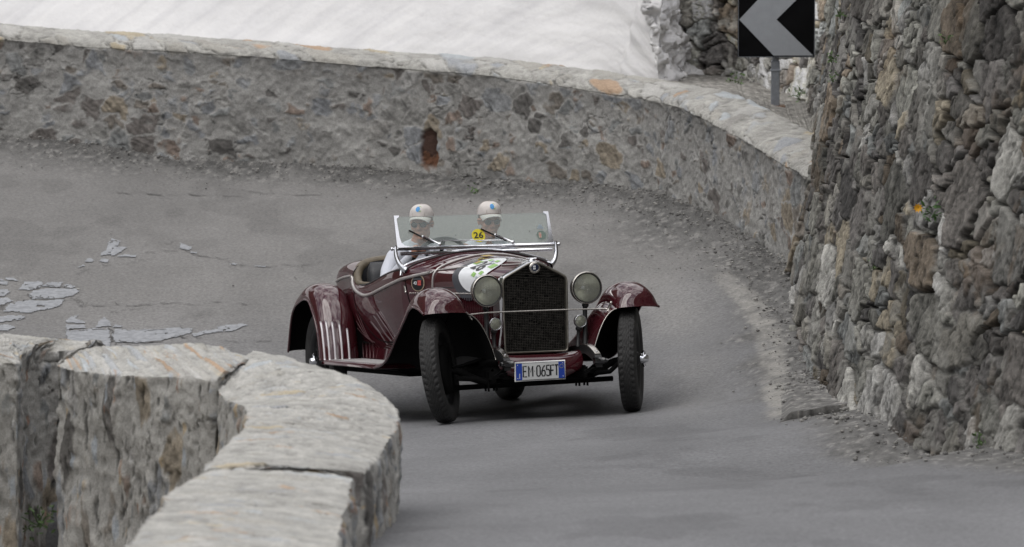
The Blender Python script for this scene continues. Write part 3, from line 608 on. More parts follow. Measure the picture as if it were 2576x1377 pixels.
# ------------------------------------------------------------------ the four lengths of parapet on the inside of the bend
def seg(front, back, d0, n, seed, drop, cw, ch, label, face_kw=None, cap_kw=None):
    """front/back: lists (px, py, depth) of the two long edges of the coping, left to right as seen"""
    f = cr([unproj(*p) for p in front], n); b = cr([unproj(*p) for p in back], n)
    s = np.concatenate([[0], np.cumsum(np.linalg.norm(np.diff(f[:, :2], axis=0), axis=1))])
    nf, nc, nb = 170, 80, 60
    zb = np.minimum(f[:, 2], b[:, 2])-drop
    t = np.linspace(0, 1, nc)
    hump = .035*np.sin(np.pi*t)**.7
    capP = f[:, None]*(1-t)[None, :, None]+b[:, None]*t[None, :, None]; capP[..., 2] += hump[None]
    h_ = np.linspace(0, 1, nf); face = np.repeat(f[:, None], nf, 1); face[..., 2] = zb[:, None]*(1-h_)[None]+f[:, 2:3]*h_[None]
    h2_ = np.linspace(1, 0, nb+1)[1:]; bk = np.repeat(b[:, None], nb, 1); bk[..., 2] = (b[:, 2]-drop)[:, None]*(1-h2_)[None]+b[:, 2:3]*h2_[None]
    Pm = np.concatenate([face, capP[:, 1:-1], bk], 1)
    # rounded ends: extra stations that fold the profile on to its middle
    def endcap(prof, m=26):
        npf = len(prof); mir = prof[::-1]; ks = np.linspace(0, .5, m)[1:]
        # pair points by height from the bottom
        out = []
        L1 = np.linspace(0, 1, npf)
        for k in ks: out.append(prof*(1-k)+mir*k)
        return np.array(out)
    npf = Pm.shape[1]
    # resample every profile so that point i and point n-1-i face each other
    def resym(prof):
        c = np.concatenate([[0], np.cumsum(np.linalg.norm(np.diff(prof, axis=0), axis=1))])
        tq = np.linspace(-1, 1, npf); q = c[-1]*.5*(1+.38*tq+.62*tq**3)
        return np.stack([np.interp(q, c, prof[:, k]) for k in range(3)], 1)
    Pm = np.array([resym(p) for p in Pm])
    e0 = endcap(Pm[0])[::-1]; e1 = endcap(Pm[-1])
    Pa = np.concatenate([e0, Pm, e1]); m = len(e0)
    step = np.linalg.norm(f[0, :2]-b[0, :2])/52
    sa = np.concatenate([s[0]-step*np.arange(m, 0, -1), s, s[-1]+step*np.arange(1, m+1)])
    S = np.repeat(sa[:, None], npf, 1); dd = np.linalg.norm(np.diff(Pa, axis=1), axis=2)
    T = Pa[:, :, 2].copy(); top = np.concatenate([np.full(m, f[0, 2]), f[:, 2], np.full(m, f[-1, 2])])
    arc = np.concatenate([np.zeros((len(Pa), 1)), np.cumsum(dd, 1)], 1)
    N = normals(Pa)
    N = np.where(np.linalg.norm(N, axis=-1, keepdims=True) < .5, np.array([0, 0, 1.]), N)
    iscap = ss(N[..., 2]+.10*fbm(S*7, arc*7, seed+3, 3), .42, .62)
    df, Cf = style_mortar(S, arc, seed, **dict(dict(cw=cw, ch=ch, amt=.8, bare=.62, pits=.10, mortar=(.345, .337, .315)), **(face_kw or {})))
    dc, Cc = style_cap(S, arc, seed+500, **dict(dict(cw=.075, ch=.40, skew=1.1, amt=.8, bare=.45, jt=.2, mortar=(.405, .397, .37), sat=1.18, fleck=.22), **(cap_kw or {})))
    bigc = .045*fbm(S*1.3, arc*1.3, seed+8, 3)
    D = df*(1-iscap)+dc*iscap+bigc
    # soften where the ends fold
    P2 = Pa+N*D[..., None]
    C = Cf*(1-iscap[..., None])+Cc*iscap[..., None]
    nn = len(Pa); F = gridF(nn, npf)
    icap = iscap
    fc = (icap[:-1, :-1]+icap[1:, 1:]+icap[1:, :-1]+icap[:-1, 1:]).ravel()/4 > .5
    V = P2.reshape(-1, 3); Cc_ = np.clip(C.reshape(-1, 3), .01, .8)
    def sub(mask):
        Fs = F[mask]; u, inv = np.unique(Fs, return_inverse=True); return V[u], inv.reshape(Fs.shape).astype(np.int32), Cc_[u]
    a = sub(~fc); o = link('parapet_wall', mkmesh('parapet_wall', a[0], a[1], True, a[2]), M_STONE); tag(o, label, 'wall', 'stone parapet walls')
    a = sub(fc); link('coping', mkmesh('coping', a[0], a[1], True, a[2]), M_STONE, o)
    return o
segA = seg([(-900, 972, 33.6), (-560, 950, 32.9), (-260, 930, 32.3), (-120, 921, 32.0), (0, 917, 31.75), (46, 915, 31.65), (60, 902, 32.1), (120, 888, 32.35), (215, 878, 32.4)],
    [(-900, 872, 34.3), (-560, 856, 33.6), (-260, 842, 33.0), (-120, 838, 32.75), (0, 838, 32.5), (83, 845, 32.45), (146, 852, 32.5), (200, 858, 32.6), (262, 864, 32.7)], 0, 560, 101, 2.9, .16, .34,
    'parapet length at the far left edge with a dark recess in its end, behind another length')
segB = seg([(139, 919, 30.9), (200, 934, 30.65), (283, 947, 30.35), (375, 952, 30.1), (450, 954, 29.9), (540, 963, 29.7)],
    [(232, 876, 31.55), (300, 872, 31.45), (417, 875, 31.2), (500, 875, 31.05), (560, 880, 30.9), (662, 903, 30.55)], 0, 420, 131, 2.8, .14, .36,
    'parapet length running across behind the apex piece, coping streaked white and ochre')
segC = seg([(543, 982, 29.7), (566, 1004, 29.2), (612, 1022, 28.6), (622, 1050, 28.0), (592, 1097, 27.2), (556, 1142, 26.6), (519, 1190, 26.1)],
    [(640, 888, 30.6), (760, 916, 30.4), (880, 954, 30.15), (962, 994, 29.8), (1006, 1040, 29.2), (985, 1110, 28.0), (921, 1195, 26.3)], 0, 420, 161, 2.7, .16, .30,
    'curved parapet length at the apex of the bend, nearest the red car', cap_kw=dict(bare=.84, skew=-.3, cw=.07, ch=.28, amt=.8, jt=0, fleck=.07))
segD = seg([(517, 1199, 25.7), (454, 1228, 25.1), (412, 1263, 24.4), (362, 1317, 23.6), (312, 1379, 22.8), (262, 1450, 22), (215, 1530, 21.2)],
    [(888, 1209, 25.7), (884, 1245, 25.1), (872, 1295, 24.4), (860, 1345, 23.6), (846, 1410, 22.8), (830, 1480, 22), (812, 1560, 21.2)], 0, 330, 191, 2.7, .16, .30,
    'closest parapet length at the bottom edge of the photo, coping flecked with orange', cap_kw=dict(bare=.82, skew=-.3, cw=.07, ch=.28, amt=.8, jt=0, fleck=.11))
# ------------------------------------------------------------------ snow
path = cr([(-14, 53.6), (-10, 53.0), (-4, 52.9), (0, 52.1), (.9, 51.45), (1.3, 51.2), (1.47, 51.35), (1.56, 51.8), (1.68, 52.8), (1.80, 54.5), (1.9, 57)], 900)
nvs = 220; up = np.linspace(0, 1, nvs); SN = outward(path); ss_ = np.concatenate([[0], np.cumsum(np.linalg.norm(np.diff(path, axis=0), axis=1))])
S = np.repeat(ss_[:, None], nvs, 1); Tm = np.repeat((up*9)[None], 900, 0)
side = ss(path[:, 0], 1.22, 1.50)
hz_ = np.interp(path[:, 0], [-3, .6, 1.3, 2], [3.9, 2.6, 1.45, 1.45])[:, None]*up[None]
P3 = np.zeros((900, nvs, 3)); slope = (1-side)*np.interp(path[:, 0], [-3, .3, 1.2], [1.15, .70, .22])+side*.22
P3[..., :2] = path[:, None]+SN[:, None]*(slope[:, None]*hz_)[..., None]; P3[..., 2] = .75+hz_
# streaks run down the slope askew
q = S*.9-Tm*.42
D = .05*fbm(S*.8, Tm*.8, 301, 3)+.012*noise2(q*3.2, Tm*.5+S*.3, 302)+.006*noise2(q*9, Tm*.9+S*.5, 303)+.006*fbm(S*5, Tm*5, 304, 3)
D = D*(1+1.2*side[:, None])+side[:, None]*(.09*fbm(S*3.6, Tm*1.3, 306, 3)+.015*fbm(S*9, Tm*5, 307, 3))
P3[..., 0] += side[:, None]*(.10*fbm(Tm*1.6, S*.7, 321, 3)+.012*fbm(Tm*7, S*3, 322, 3))
N = normals(P3); P3 = P3-N*D[..., None]*np.sign((N[450, 100] @ np.array([0, -1, .6])))*-1
dirt_shade = ss(fbm(q*2.4, Tm*.45+S*.35, 310, 4), -.05, .34)*.22+ss(fbm(q*8, Tm*.6+S*.5, 311, 3), .0, .30)*.18+ss(fbm(q*20, Tm*1.2+S, 313, 2), .0, .3)*.14
dirt_shade = dirt_shade+side[:, None]*(.20+.34*fbm(S*3, Tm*1.3, 312, 4))*1.0  # cut end greyed: its shade is painted in along with the dirt
tint = np.array([.70, .692, .684]); dc = np.array([.48, .475, .485])
Csn = tint*(1-np.clip(dirt_shade, 0, .8)[..., None])+dc*np.clip(dirt_shade, 0, .8)[..., None]
tag(link('snow', mkmesh('snow', P3, gridF(900, nvs), True, np.clip(Csn, .05, .9)), M_SNOW), kind='structure')
# ------------------------------------------------------------------ chevron sign
yS = 48.6; pb = unproj(1950, 268, yS); ux = yS/FPX
M_GALV = mat('galvanised_steel', (.27, .285, .31), .5, .55, cvar=.15, cscale=25)
sign = tag(link('traffic_sign', None), 'square black road sign with a grey chevron pointing left on a steel post', 'sign'); sign.location = pb
ztop = unproj(1950, 143, yS)[2]-pb[2]; hp = ztop+.72
mb = MB(); mb.add(*box((0, 0, (ztop*.52)/1-.1), (.072, .072, ztop*1.04+.1), .006)); mb.add(*box((0, 0, ztop-.115), (.085, .085, .018), .004)); mb.add(*tube([(0, 0, ztop-.11), (0, 0, hp)], .030, 14))
link('post', mb.mesh('post', False), M_GALV, sign)
mb = MB(); mb.add(*box((0, 0, -.0), (.17, .15, .02), .006)); link('base_plate', mb.mesh('base_plate', False), mat('rusty_plate', (.14, .09, .06), .85, .2, cvar=.35, cscale=30), sign)
W2 = 195*ux/2; M_SBLK = mat('sign_black', (.005, .005, .0055), .6, spec=.06, cvar=.2, cscale=8); M_SGRY = mat('reflective_grey_sheet', (.315, .33, .35), .45, cvar=.05, cscale=15)
x0 = (1951-1950)*ux
pan = mb = MB(); mb.add(*box((x0, -.055, ztop+W2), (2*W2, .03, 2*W2), .006)); mb.add(*box((x0, -.035, ztop+W2*.5), (.4, .02, .04))); mb.add(*box((x0, -.035, ztop+W2*1.5), (.4, .02, .04)))
pan = link('panel', mb.mesh('panel', False), M_SBLK, sign)
mb = MB(); X_ = lambda px: (px-1951)*ux+x0; Z_ = lambda py: ztop+(143-py)*ux; yf = -.0735
cv = [(1857, 47), (1944, 138), (2044, 138), (1951, 47), (2044, -46), (1944, -46)]
mb.add([(X_(a), yf, Z_(b)) for a, b in cv], [[0, 1, 2, 3], [0, 3, 4, 5]]); link('chevron', mb.mesh('chevron', False), M_SGRY, pan)
mb = MB()
for a in ((-1, 0), (1, 0), (0, 1), (0, -1)):
    w_ = (.004, 2*W2-.014) if a[0] else (2*W2-.014, .004); mb.add(*box((x0+a[0]*(W2-.005), -.0712, ztop+W2+a[1]*(W2-.005)), (w_[0], .003, w_[1])))
link('rim', mb.mesh('rim', False), M_GALV, pan)
# ------------------------------------------------------------------ plants in the stonework
def leafy(name, p, n, size, spread, colr, label, group=None, stem=True, up=(0, -.3, 1), flower=None):
    r = np.random.default_rng(int(abs(p[0]*1000)+abs(p[2]*777))); o = link(name, None); o.location = p; tag(o, label, 'plant', group)
    mb = MB()
    for k in range(n):
        d = r.normal(size=3); d = d/np.linalg.norm(d)*spread*r.random()**.5; d += np.array(up)*spread*.4; s_ = size*(.6+.7*r.random())
        a = r.normal(size=3); a /= np.linalg.norm(a); b = np.cross(a, r.normal(size=3)); b /= np.linalg.norm(b); c = np.cross(a, b)
        V = [d-a*s_, d-a*s_*.3+b*s_*.42, d+a*s_*.5+b*s_*.3, d+a*s_, d+a*s_*.5-b*s_*.3, d-a*s_*.3-b*s_*.42]; V = [v+c*(.12*s_ if i in (0, 3) else 0) for i, v in enumerate(V)]
        mb.add(V, [[0, 1, 2, 3, 4, 5]])
    link('leaves', mb.mesh('leaves', False), colr, o)
    mb = MB()
    for k in range(max(3, n//8)):
        d = r.normal(size=3)*spread*.5+np.array(up)*spread*.4; mb.add(*tube([(0, .03, -.02), d*.5+np.array([0, -.02, .01]), d], [.004, .003, .002], 5))
    if flower is not None: mb.add(*tube([(0, .02, 0), np.array(flower)*.5+np.array([0, -.03, .02]), flower], [.003, .0025, .002], 5))
    link('stem', mb.mesh('stem'), colr, o)
    if flower is not None:
        mb = MB()
        for k in range(9):
            a = k*2*math.pi/9; d = np.array([math.cos(a), -.35, math.sin(a)]); e = np.array([-math.sin(a), 0, math.cos(a)]); c = np.array(flower)
            mb.add([c, c+d*.012+e*.009, c+d*.030, c+d*.012-e*.009], [[0, 1, 2, 3]])
        link('blossom', mb.mesh('blossom', False), mat('yellow_petal', (.75, .36, .01), .6), o)
    return o
M_LEAF = mat('leaf', (.055, .12, .03), .6, cvar=.4, cscale=30); M_LEAF2 = mat('pale_leaf', (.10, .16, .06), .65, cvar=.4, cscale=30)
p = on_tall(2362, 535)+np.array([-.05, -.12, 0]); leafy('flowering_plant', p, 26, .022, .085, M_LEAF, 'leafy green plant with one yellow flower growing from the tall wall', flower=(-.09, -.06, .05))
for (px, py, n, s_, lb) in ((2108, 150, 22, .016, 'small green weed in the tall wall level with the sign bottom'), (2108, 195, 18, .014, 'small weed sprouting low on the tall wall just right of the sign post'),
    (2398, 104, 14, .016, 'weed tuft wedged between pale slabs high on the tall wall'), (2215, 668, 14, .014, 'tiny weed in the tall wall level with the car windscreen'),
    (2482, 1105, 26, .016, 'weed at the foot of the tall wall near the bottom of the photo'), (2130, 40, 20, .016, 'weed high on the tall wall beside the sign panel')):
    leafy('wall_weed', on_tall(px, py)+np.array([-.05, -.08, 0]), n, s_, .05, M_LEAF2, lb, 'weeds growing in the tall wall')
for (px, py, d, zz, lb) in ((1850, 204, 51.4, 1.12, 'low weed tuft on the gravel by the rocks left of the sign post'), (2010, 240, 49.2, 1.24, 'low weed tuft on the gravel right of the sign post')):
    leafy('ground_weed', unproj(px, py, d), 30, .02, .09, M_LEAF2, lb, 'weeds on the gravel shelf', up=(0, -.1, .5))
q = ground_at(1192, 492); leafy('ground_weed', q+np.array([0, 0, .02]), 26, .02, .08, M_LEAF2, 'weed tuft on the road edge below the far parapet', 'weeds on the gravel shelf', up=(0, 0, .5))
p = unproj(98, 1318, 31.9); leafy('recess_weed', p, 60, .018, .13, M_LEAF2, 'dull green weed at the bottom of the recess in the left parapet', up=(0, -.2, .4))
q = unproj(1998, 316, 47.2)
# ------------------------------------------------------------------ the car
YAW, PIT, ROL = .32468, .11737, .00879; CAR_O = np.array([.1829, 39.591, .027])
def car_rot():
    f = np.array([math.sin(YAW), -math.cos(YAW), 0]); l = np.array([math.cos(YAW), math.sin(YAW), 0]); u = np.array([0, 0, 1.])
    f2 = f*math.cos(PIT)+u*math.sin(PIT); u2 = -f*math.sin(PIT)+u*math.cos(PIT)
    return np.stack([f2, l*math.cos(ROL)+u2*math.sin(ROL), -l*math.sin(ROL)+u2*math.cos(ROL)], 1)
RC = car_rot(); MC = Matrix.Identity(4)
for i in range(3):
    for j in range(3): MC[i][j] = RC[i, j]
    MC[i][3] = CAR_O[i]
car = link('vintage_car', None); car.matrix_world = MC
tag(car, 'maroon open-top vintage roadster with big round headlamps rounding the bend, two men aboard', 'car')
LEAN = math.radians(-1.2); cl, sl = math.cos(LEAN), math.sin(LEAN)
def lean(V):
    V = np.array(V, float); y = V[..., 1].copy(); z = V[..., 2]-.45
    V[..., 1] = y*cl-z*sl; V[..., 2] = y*sl+z*cl+.45; return V
def part(name, mb, m, parent=None, body=True, smooth=True):
    if isinstance(mb, tuple): mb = MB().add(*mb)
    V = np.concatenate(mb.V); V = lean(V) if body else V
    return link(name, mkmesh(name, V, mb.F, smooth), m, parent or car)
# materials
M_PAINT = mat('maroon_paint', (.052, .0088, .0125), .45, coat=1.0, coat_ior=1.78, spec=0., cvar=.08, cscale=4)
M_CHROME = mat('chrome', (.74, .75, .78), .09, 1.0, cvar=.05, cscale=12)
M_NICKEL = mat('dull_nickel', (.50, .475, .44), .24, 1.0, cvar=.12, cscale=25)
M_TRIM = mat('grey_trim', (.46, .435, .42), .30, .55, cvar=.08, cscale=25)
M_BLACK = mat('black_iron', (.012, .012, .0125), .5, cvar=.3, cscale=12)
M_UNDER = mat('underside_black', (.006, .006, .006), .9, spec=.1)
M_TYRE = mat('tyre_rubber', (.024, .0235, .023), .72, bump=.25, bscale=90, cvar=.35, cscale=9)
M_LEATH = mat('black_leather', (.018, .019, .022), .42, bump=.25, bscale=120)
M_TAN = mat('olive_leather', (.13, .105, .07), .5, bump=.25, bscale=90, cvar=.2)
M_FAINT = mat('dull_strip', (.14, .075, .08), .4, .3)
M_STRIP = mat('pale_alloy_strip', (.76, .73, .74), .35, .3)
M_BOARD = mat('ribbed_rubber_tread', (.30, .285, .28), .45, .2, cvar=.1)
def glassy(name, tint, haze, hcol, spec_rough=.02, ior=1.5):
    m = bpy.data.materials.new(name); m.use_nodes = True; t = m.node_tree; t.nodes.clear()
    o = t.nodes.new('ShaderNodeOutputMaterial'); a = t.nodes.new('ShaderNodeBsdfTransparent'); a.inputs['Color'].default_value = (*tint, 1)
    d = t.nodes.new('ShaderNodeBsdfDiffuse'); d.inputs['Color'].default_value = (*hcol, 1)
    g = t.nodes.new('ShaderNodeBsdfGlossy'); g.inputs['Roughness'].default_value = spec_rough
    f = t.nodes.new('ShaderNodeFresnel'); f.inputs['IOR'].default_value = ior
    tcn = t.nodes.new('ShaderNodeTexCoord'); n = t.nodes.new('ShaderNodeTexNoise'); n.inputs['Scale'].default_value = 9; n.inputs['Detail'].default_value = 5
    r = t.nodes.new('ShaderNodeMapRange'); r.inputs['To Min'].default_value = haze*.7; r.inputs['To Max'].default_value = haze*1.3
    t.links.new(tcn.outputs['Object'], n.inputs['Vector']); t.links.new(n.outputs['Fac'], r.inputs['Value'])
    m1 = t.nodes.new('ShaderNodeMixShader'); m2 = t.nodes.new('ShaderNodeMixShader')
    t.links.new(r.outputs['Result'], m1.inputs[0]); t.links.new(a.outputs[0], m1.inputs[1]); t.links.new(d.outputs[0], m1.inputs[2])
    t.links.new(f.outputs[0], m2.inputs[0]); t.links.new(m1.outputs[0], m2.inputs[1]); t.links.new(g.outputs[0], m2.inputs[2])
    t.links.new(m2.outputs[0], o.inputs['Surface']); return m
M_GLASS = glassy('hazed_dusty_windscreen_glass', (.91, .95, .93), .12, (.54, .58, .56))  # diffuse haze paints the pale reflection on the pane, with some dust
M_LENS = glassy('lamp_lens', (.94, .95, .90), .17, (.62, .63, .57), .05)
M_REFL = mat('lamp_reflector', (.70, .70, .64), .34, 1.0, cvar=.10, cscale=26)
# --- body surface
def half(lower, upper, kl=14, ku=20): return np.concatenate([crp(lower, kl)[:-1], cr(upper, ku)])
ST = [(-.02, [(.225, .45), (.245, .62), (.248, .80), (.246, .945)], [(.246, .945), (.232, .985), (.19, 1.016), (.10, 1.062), (.04, 1.087), (0, 1.092)]),
      (-.45, [(.31, .43), (.335, .62), (.343, .80), (.342, .955)], [(.342, .955), (.328, 1.003), (.275, 1.045), (.17, 1.085), (.08, 1.108), (0, 1.114)]),
      (-.95, [(.40, .42), (.43, .62), (.436, .80), (.434, .955)], [(.434, .955), (.422, 1.008), (.37, 1.055), (.25, 1.098), (.12, 1.127), (0, 1.136)]),
      (-1.27, [(.47, .41), (.53, .60), (.565, .78), (.573, .96)], [(.573, .96), (.565, 1.04), (.51, 1.078), (.36, 1.12), (.18, 1.156), (0, 1.166)])]
def pchip(x, y, q):
    h_ = np.diff(x)[:, None]; d = np.diff(y, axis=0)/h_; m = np.zeros_like(y); m[0] = d[0]; m[-1] = d[-1]
    m[1:-1] = np.where(d[:-1]*d[1:] > 0, 2*d[:-1]*d[1:]/(d[:-1]+d[1:]+1e-12), 0)
    i = np.clip(np.searchsorted(x, q)-1, 0, len(x)-2); hh = (x[i+1]-x[i])[:, None]; t = ((q-x[i]))[:, None]/hh
    return (2*t**3-3*t*t+1)*y[i]+(t**3-2*t*t+t)*hh*m[i]+(-2*t**3+3*t*t)*y[i+1]+(t**3-t*t)*hh*m[i+1]
xs_ = np.array([s[0] for s in ST]); PR = np.stack([half(s[1], s[2]) for s in ST])[::-1]; xs_ = xs_[::-1]
def nose_sec(X): return pchip(xs_, PR.reshape(len(xs_), -1), np.atleast_1d(np.asarray(X, float))).reshape(-1, PR.shape[1], 2)
def full(sec): return np.concatenate([sec[:, ::-1]*np.array([1, 1]), (sec*np.array([-1, 1]))[:, ::1][:, ::-1][:, ::-1]], 1)
def nose_patch(x0, x1, n):
    X_ = np.linspace(x0, x1, n); s = nose_sec(X_); R_ = s.copy(); R_[..., 0] *= -1           # right half has negative Y
    loop = np.concatenate([R_, s[:, ::-1][:, 1:]], 1)
    return np.concatenate([np.repeat(X_[:, None, None], loop.shape[1], 1), loop], -1)
G = nose_patch(-.02, -.945, 40); bonnet = part('bonnet', (G.reshape(-1, 3), gridF(*G.shape[:2]).tolist()), M_PAINT)
G = nose_patch(-.955, -1.27, 18); cowl = part('cowl', (G.reshape(-1, 3), gridF(*G.shape[:2]).tolist()), M_PAINT)
# table of the right-hand skin: position by X and by distance round from the centre line
XT = np.linspace(-.02, -1.27, 140); SEC = nose_sec(XT); SEC[..., 0] *= -1; SEC = SEC[:, ::-1]
ARC = np.concatenate([np.zeros((140, 1)), np.cumsum(np.linalg.norm(np.diff(SEC, axis=1), axis=2), 1)], 1)
def skin(X_, a, off=.002, side=-1):
    X_ = np.asarray(X_, float); a = np.asarray(a, float); out_ = []; x0_, dx_ = XT[0], XT[0]-XT[1]
    for x, s in zip(X_.ravel(), a.ravel()):
        f = float(np.clip((x0_-x)/dx_, 0, 138.999)); i = int(f); f -= i; sg = 1 if s >= 0 else -1; q = np.array([max(abs(s)-.01, 0), abs(s), abs(s)+.01])
        y = (1-f)*np.interp(q, ARC[i], SEC[i, :, 0])+f*np.interp(q, ARC[i+1], SEC[i+1, :, 0]); z = (1-f)*np.interp(q, ARC[i], SEC[i, :, 1])+f*np.interp(q, ARC[i+1], SEC[i+1, :, 1])
        n = np.array([z[2]-z[0], -(y[2]-y[0])]); n /= np.linalg.norm(n)+1e-9          # outward, for the side with negative Y
        p = np.array([x, y[1]+n[0]*off, z[1]+n[1]*off]); p[1] *= sg*(1 if side < 0 else -1); out_.append(p)
    return np.array(out_)
def zon(X_, z):                                # distance round the skin at which it reaches height z (side wall)
    f = float(np.clip((XT[0]-X_)/(XT[0]-XT[1]), 0, 138.999)); i = int(f); f -= i
    return float((1-f)*np.interp(-z, -SEC[i, :, 1], ARC[i])+f*np.interp(-z, -SEC[i+1, :, 1], ARC[i+1]))
def decal(name, V2, F, x0, a0, off, m, parent):    # flat shape wrapped on to the skin: u forward, v up
    P_ = skin(x0+V2[:, 0], a0-V2[:, 1], off); return part(name, (P_, F), m, parent)
M_WHITE = mat('white_sticker', (.78, .80, .82), .35, coat=.4); M_DGREY = mat('magnetic_backing', (.055, .058, .068), .55, cvar=.1); M_GRN = mat('green_sticker', (.26, .47, .13), .4, cvar=.15, cscale=60)
M_OCH = mat('ochre_sticker', (.40, .27, .05), .45, cvar=.3, cscale=90); M_INK = mat('black_ink', (.012, .012, .014), .4); M_TANB = mat('tan_border', (.36, .29, .21), .4); M_REDS = mat('red_sticker', (.60, .10, .09), .4); M_PALE = mat('pale_print', (.45, .50, .55), .4, cvar=.3, cscale=80)
V2, F2 = disc2(.235, 48, 8); dk = decal('roundel_backing', V2, F2, -.475, .300, .004, M_DGREY, bonnet)
V2, F2 = disc2(.200, 48, 8); rd = decal('race_roundel', V2, F2, -.425, .262, .007, M_WHITE, bonnet)
V2, F2 = text_mesh('26', .18, .003); mb = MB().add(skin(-.435+V2[:, 0], .245-V2[:, 1], .0105), F2); part('number', mb, M_INK, rd)
mb = MB()
for (a, b, c, d) in ((-.185, .015, -.10, .075), (.02, -.085, .075, -.055), (.09, .03, .17, .09), (-.09, .10, -.03, .13), (.02, .11, .08, .14), (.10, -.05, .15, -.02)):
    V2, F2 = rect2(a, b, c, d, 6, 5); part('green_print', (skin(-.425+V2[:, 0], .262-V2[:, 1], .0095), F2), M_GRN, rd)
mb = MB()
for (a, b, c, d) in ((-.175, .025, -.125, .065), ): V2, F2 = rect2(a, b, c, d, 6, 5); mb.add(skin(-.425+V2[:, 0], .262-V2[:, 1], .0115), F2)
part('ochre_print', mb, M_OCH, rd)
mb = MB()
for (a, b, c, d) in ((-.02, .09, .01, .12), (.05, .075, .08, .095), (.10, -.09, .13, -.07)): V2, F2 = rect2(a, b, c, d, 4, 4); part('pale_print', (skin(-.425+V2[:, 0], .262-V2[:, 1], .0120), F2), M_PALE, rd)
V2, F2 = rect2(-.06, -.032, .06, .032, 8, 6); oc = decal('ochre_badge', V2, F2, -.83, .06, .006, M_OCH, bonnet)
# cowl badge
def stadium(wx, wy, n=12):
    P_ = [];
    for k in range(n+1): a = math.pi*k/n; P_.append((wx*math.cos(a), wy-wx*.85+wx*.85*math.sin(a)))
    for k in range(n+1): a = math.pi+math.pi*k/n; P_.append((wx*math.cos(a), -(wy-wx*.85)+wx*.85*math.sin(a)))
    P_ = np.array(P_); m = len(P_); V = np.concatenate([np.c_[P_*k, np.zeros(m)] for k in (1, .6, .25)]+[[[0, 0, 0]]])
    return V, gridF(3, m, closev=True).tolist()+[[2*m+i, 2*m+(i+1) % m, 3*m] for i in range(m)]
a43 = zon(-1.1, .952)
V2, F2 = stadium(.125, .062*1.0+.004); V2 = V2[:, [0, 1, 2]]
def sdecal(V2, off): return np.concatenate([skin([-1.105+u*.95], [zon(-1.105+u*.95, .945+v*.95)], off) for u, v in V2[:, :2]])
V2, F2 = stadium(.066, .062); bd = part('club_badge', (sdecal(V2, .004), F2), M_TANB, cowl)
V2, F2 = stadium(.057, .0545); part('badge_face', (sdecal(V2, .006), F2), M_INK, bd)
V2, F2 = text_mesh('43', .034, .001, .95); V2[:, 0] -= .021; part('number', (sdecal(V2, .009), F2), M_WHITE, bd)
mb = MB()
for b in (-.016, -.003, .010): V2, F2 = rect2(.002, b, .038, b+.010, 4, 3); mb.add(sdecal(V2, .009), F2)
part('red_print', mb, M_REDS, bd)
V2, F2 = rect2(-.046, .024, .046, .036, 5, 3); mb = MB().add(sdecal(V2, .009), F2); 
part('grey_print', mb, M_DGREY, bd)
# trim lines on the nose
def sline(X_, z, off, r, side): return tube(skin(X_, [zon(x, zz) if zz < .97 else zz for x, zz in zip(X_, z)], off, side), r, 6)
hoop = G[0]; hp_ = np.array([p for p in nose_patch(-.95, -.951, 2)[0]]); hp2 = hp_.copy(); hp2[:, 1] *= 1.008; hp2[:, 2] += .005
part('bonnet_hoop', tube(hp2[6:-6], .0085, 8), M_TRIM, bonnet)
sr = nose_patch(-1.268, -1.27, 2)[1]; sr2 = sr.copy(); sr2[:, 2] += .006; part('scuttle_rim', tube(sr2[14:-14], .011, 8), M_CHROME, cowl)
sr3 = nose_patch(-1.225, -1.23, 2)[0]; sr3[:, 2] += .003; part('scuttle_bead', tube(sr3[15:-15], .006, 6), M_BLACK, cowl)
belt_arc = lambda x: np.interp(x, [-1.27, -.95, -.45, -.02], [.70, .415, .24, .07])
for sd_ in (-1, 1):
    for xa_, xb_ in ((-.03, -.235), (-.60, -1.0)) if sd_ < 0 else ((-.03, -1.0),): Xl = np.linspace(xa_, xb_, 24); part('waist_strip', tube(skin(Xl, [belt_arc(x) for x in Xl], .004, sd_), .006, 8), M_TRIM, bonnet)
    Xl = np.linspace(-.05, -.93, 40); part('hinge_line', tube(skin(Xl, [zon(x, .915) for x in Xl], .0, sd_), .0035, 6), M_BLACK, bonnet)
    mb = MB()
    for x in np.arange(-.12, -.90, -.0185):
        p = skin([x], [zon(x, .872)], .002, sd_)[0]; mb.add(*ellipsoid(p, (.0035, .006, .0085), 6, 8))
    part('louvre_ticks', mb, M_NICKEL, bonnet); mb = MB()
    for x in np.arange(-.12, -.92, -.031):
        p = skin([x]*5, np.linspace(zon(x, .845), zon(x, .56), 5), .004, sd_); mb.add(*tube(p, .0055, 6))
    part('louvre_fins', mb, M_PAINT, bonnet)
    mb = MB()
    for x in np.arange(-.98, -1.2, -.0185):
        p = skin([x], [zon(x, .872)], .002, sd_)[0]; mb.add(*ellipsoid(p, (.0035, .006, .0085), 6, 8))
    part('vent_ticks', mb, M_NICKEL, cowl)
part('dashboard', (lambda s: (np.concatenate([s, [[-1.275, 0, .9]]]), [[i, i+1, len(s)] for i in range(len(s)-1)]))(nose_patch(-1.275, -1.276, 2)[0]*np.array([1, .985, 1])-np.array([0, 0, .01])), M_BLACK)
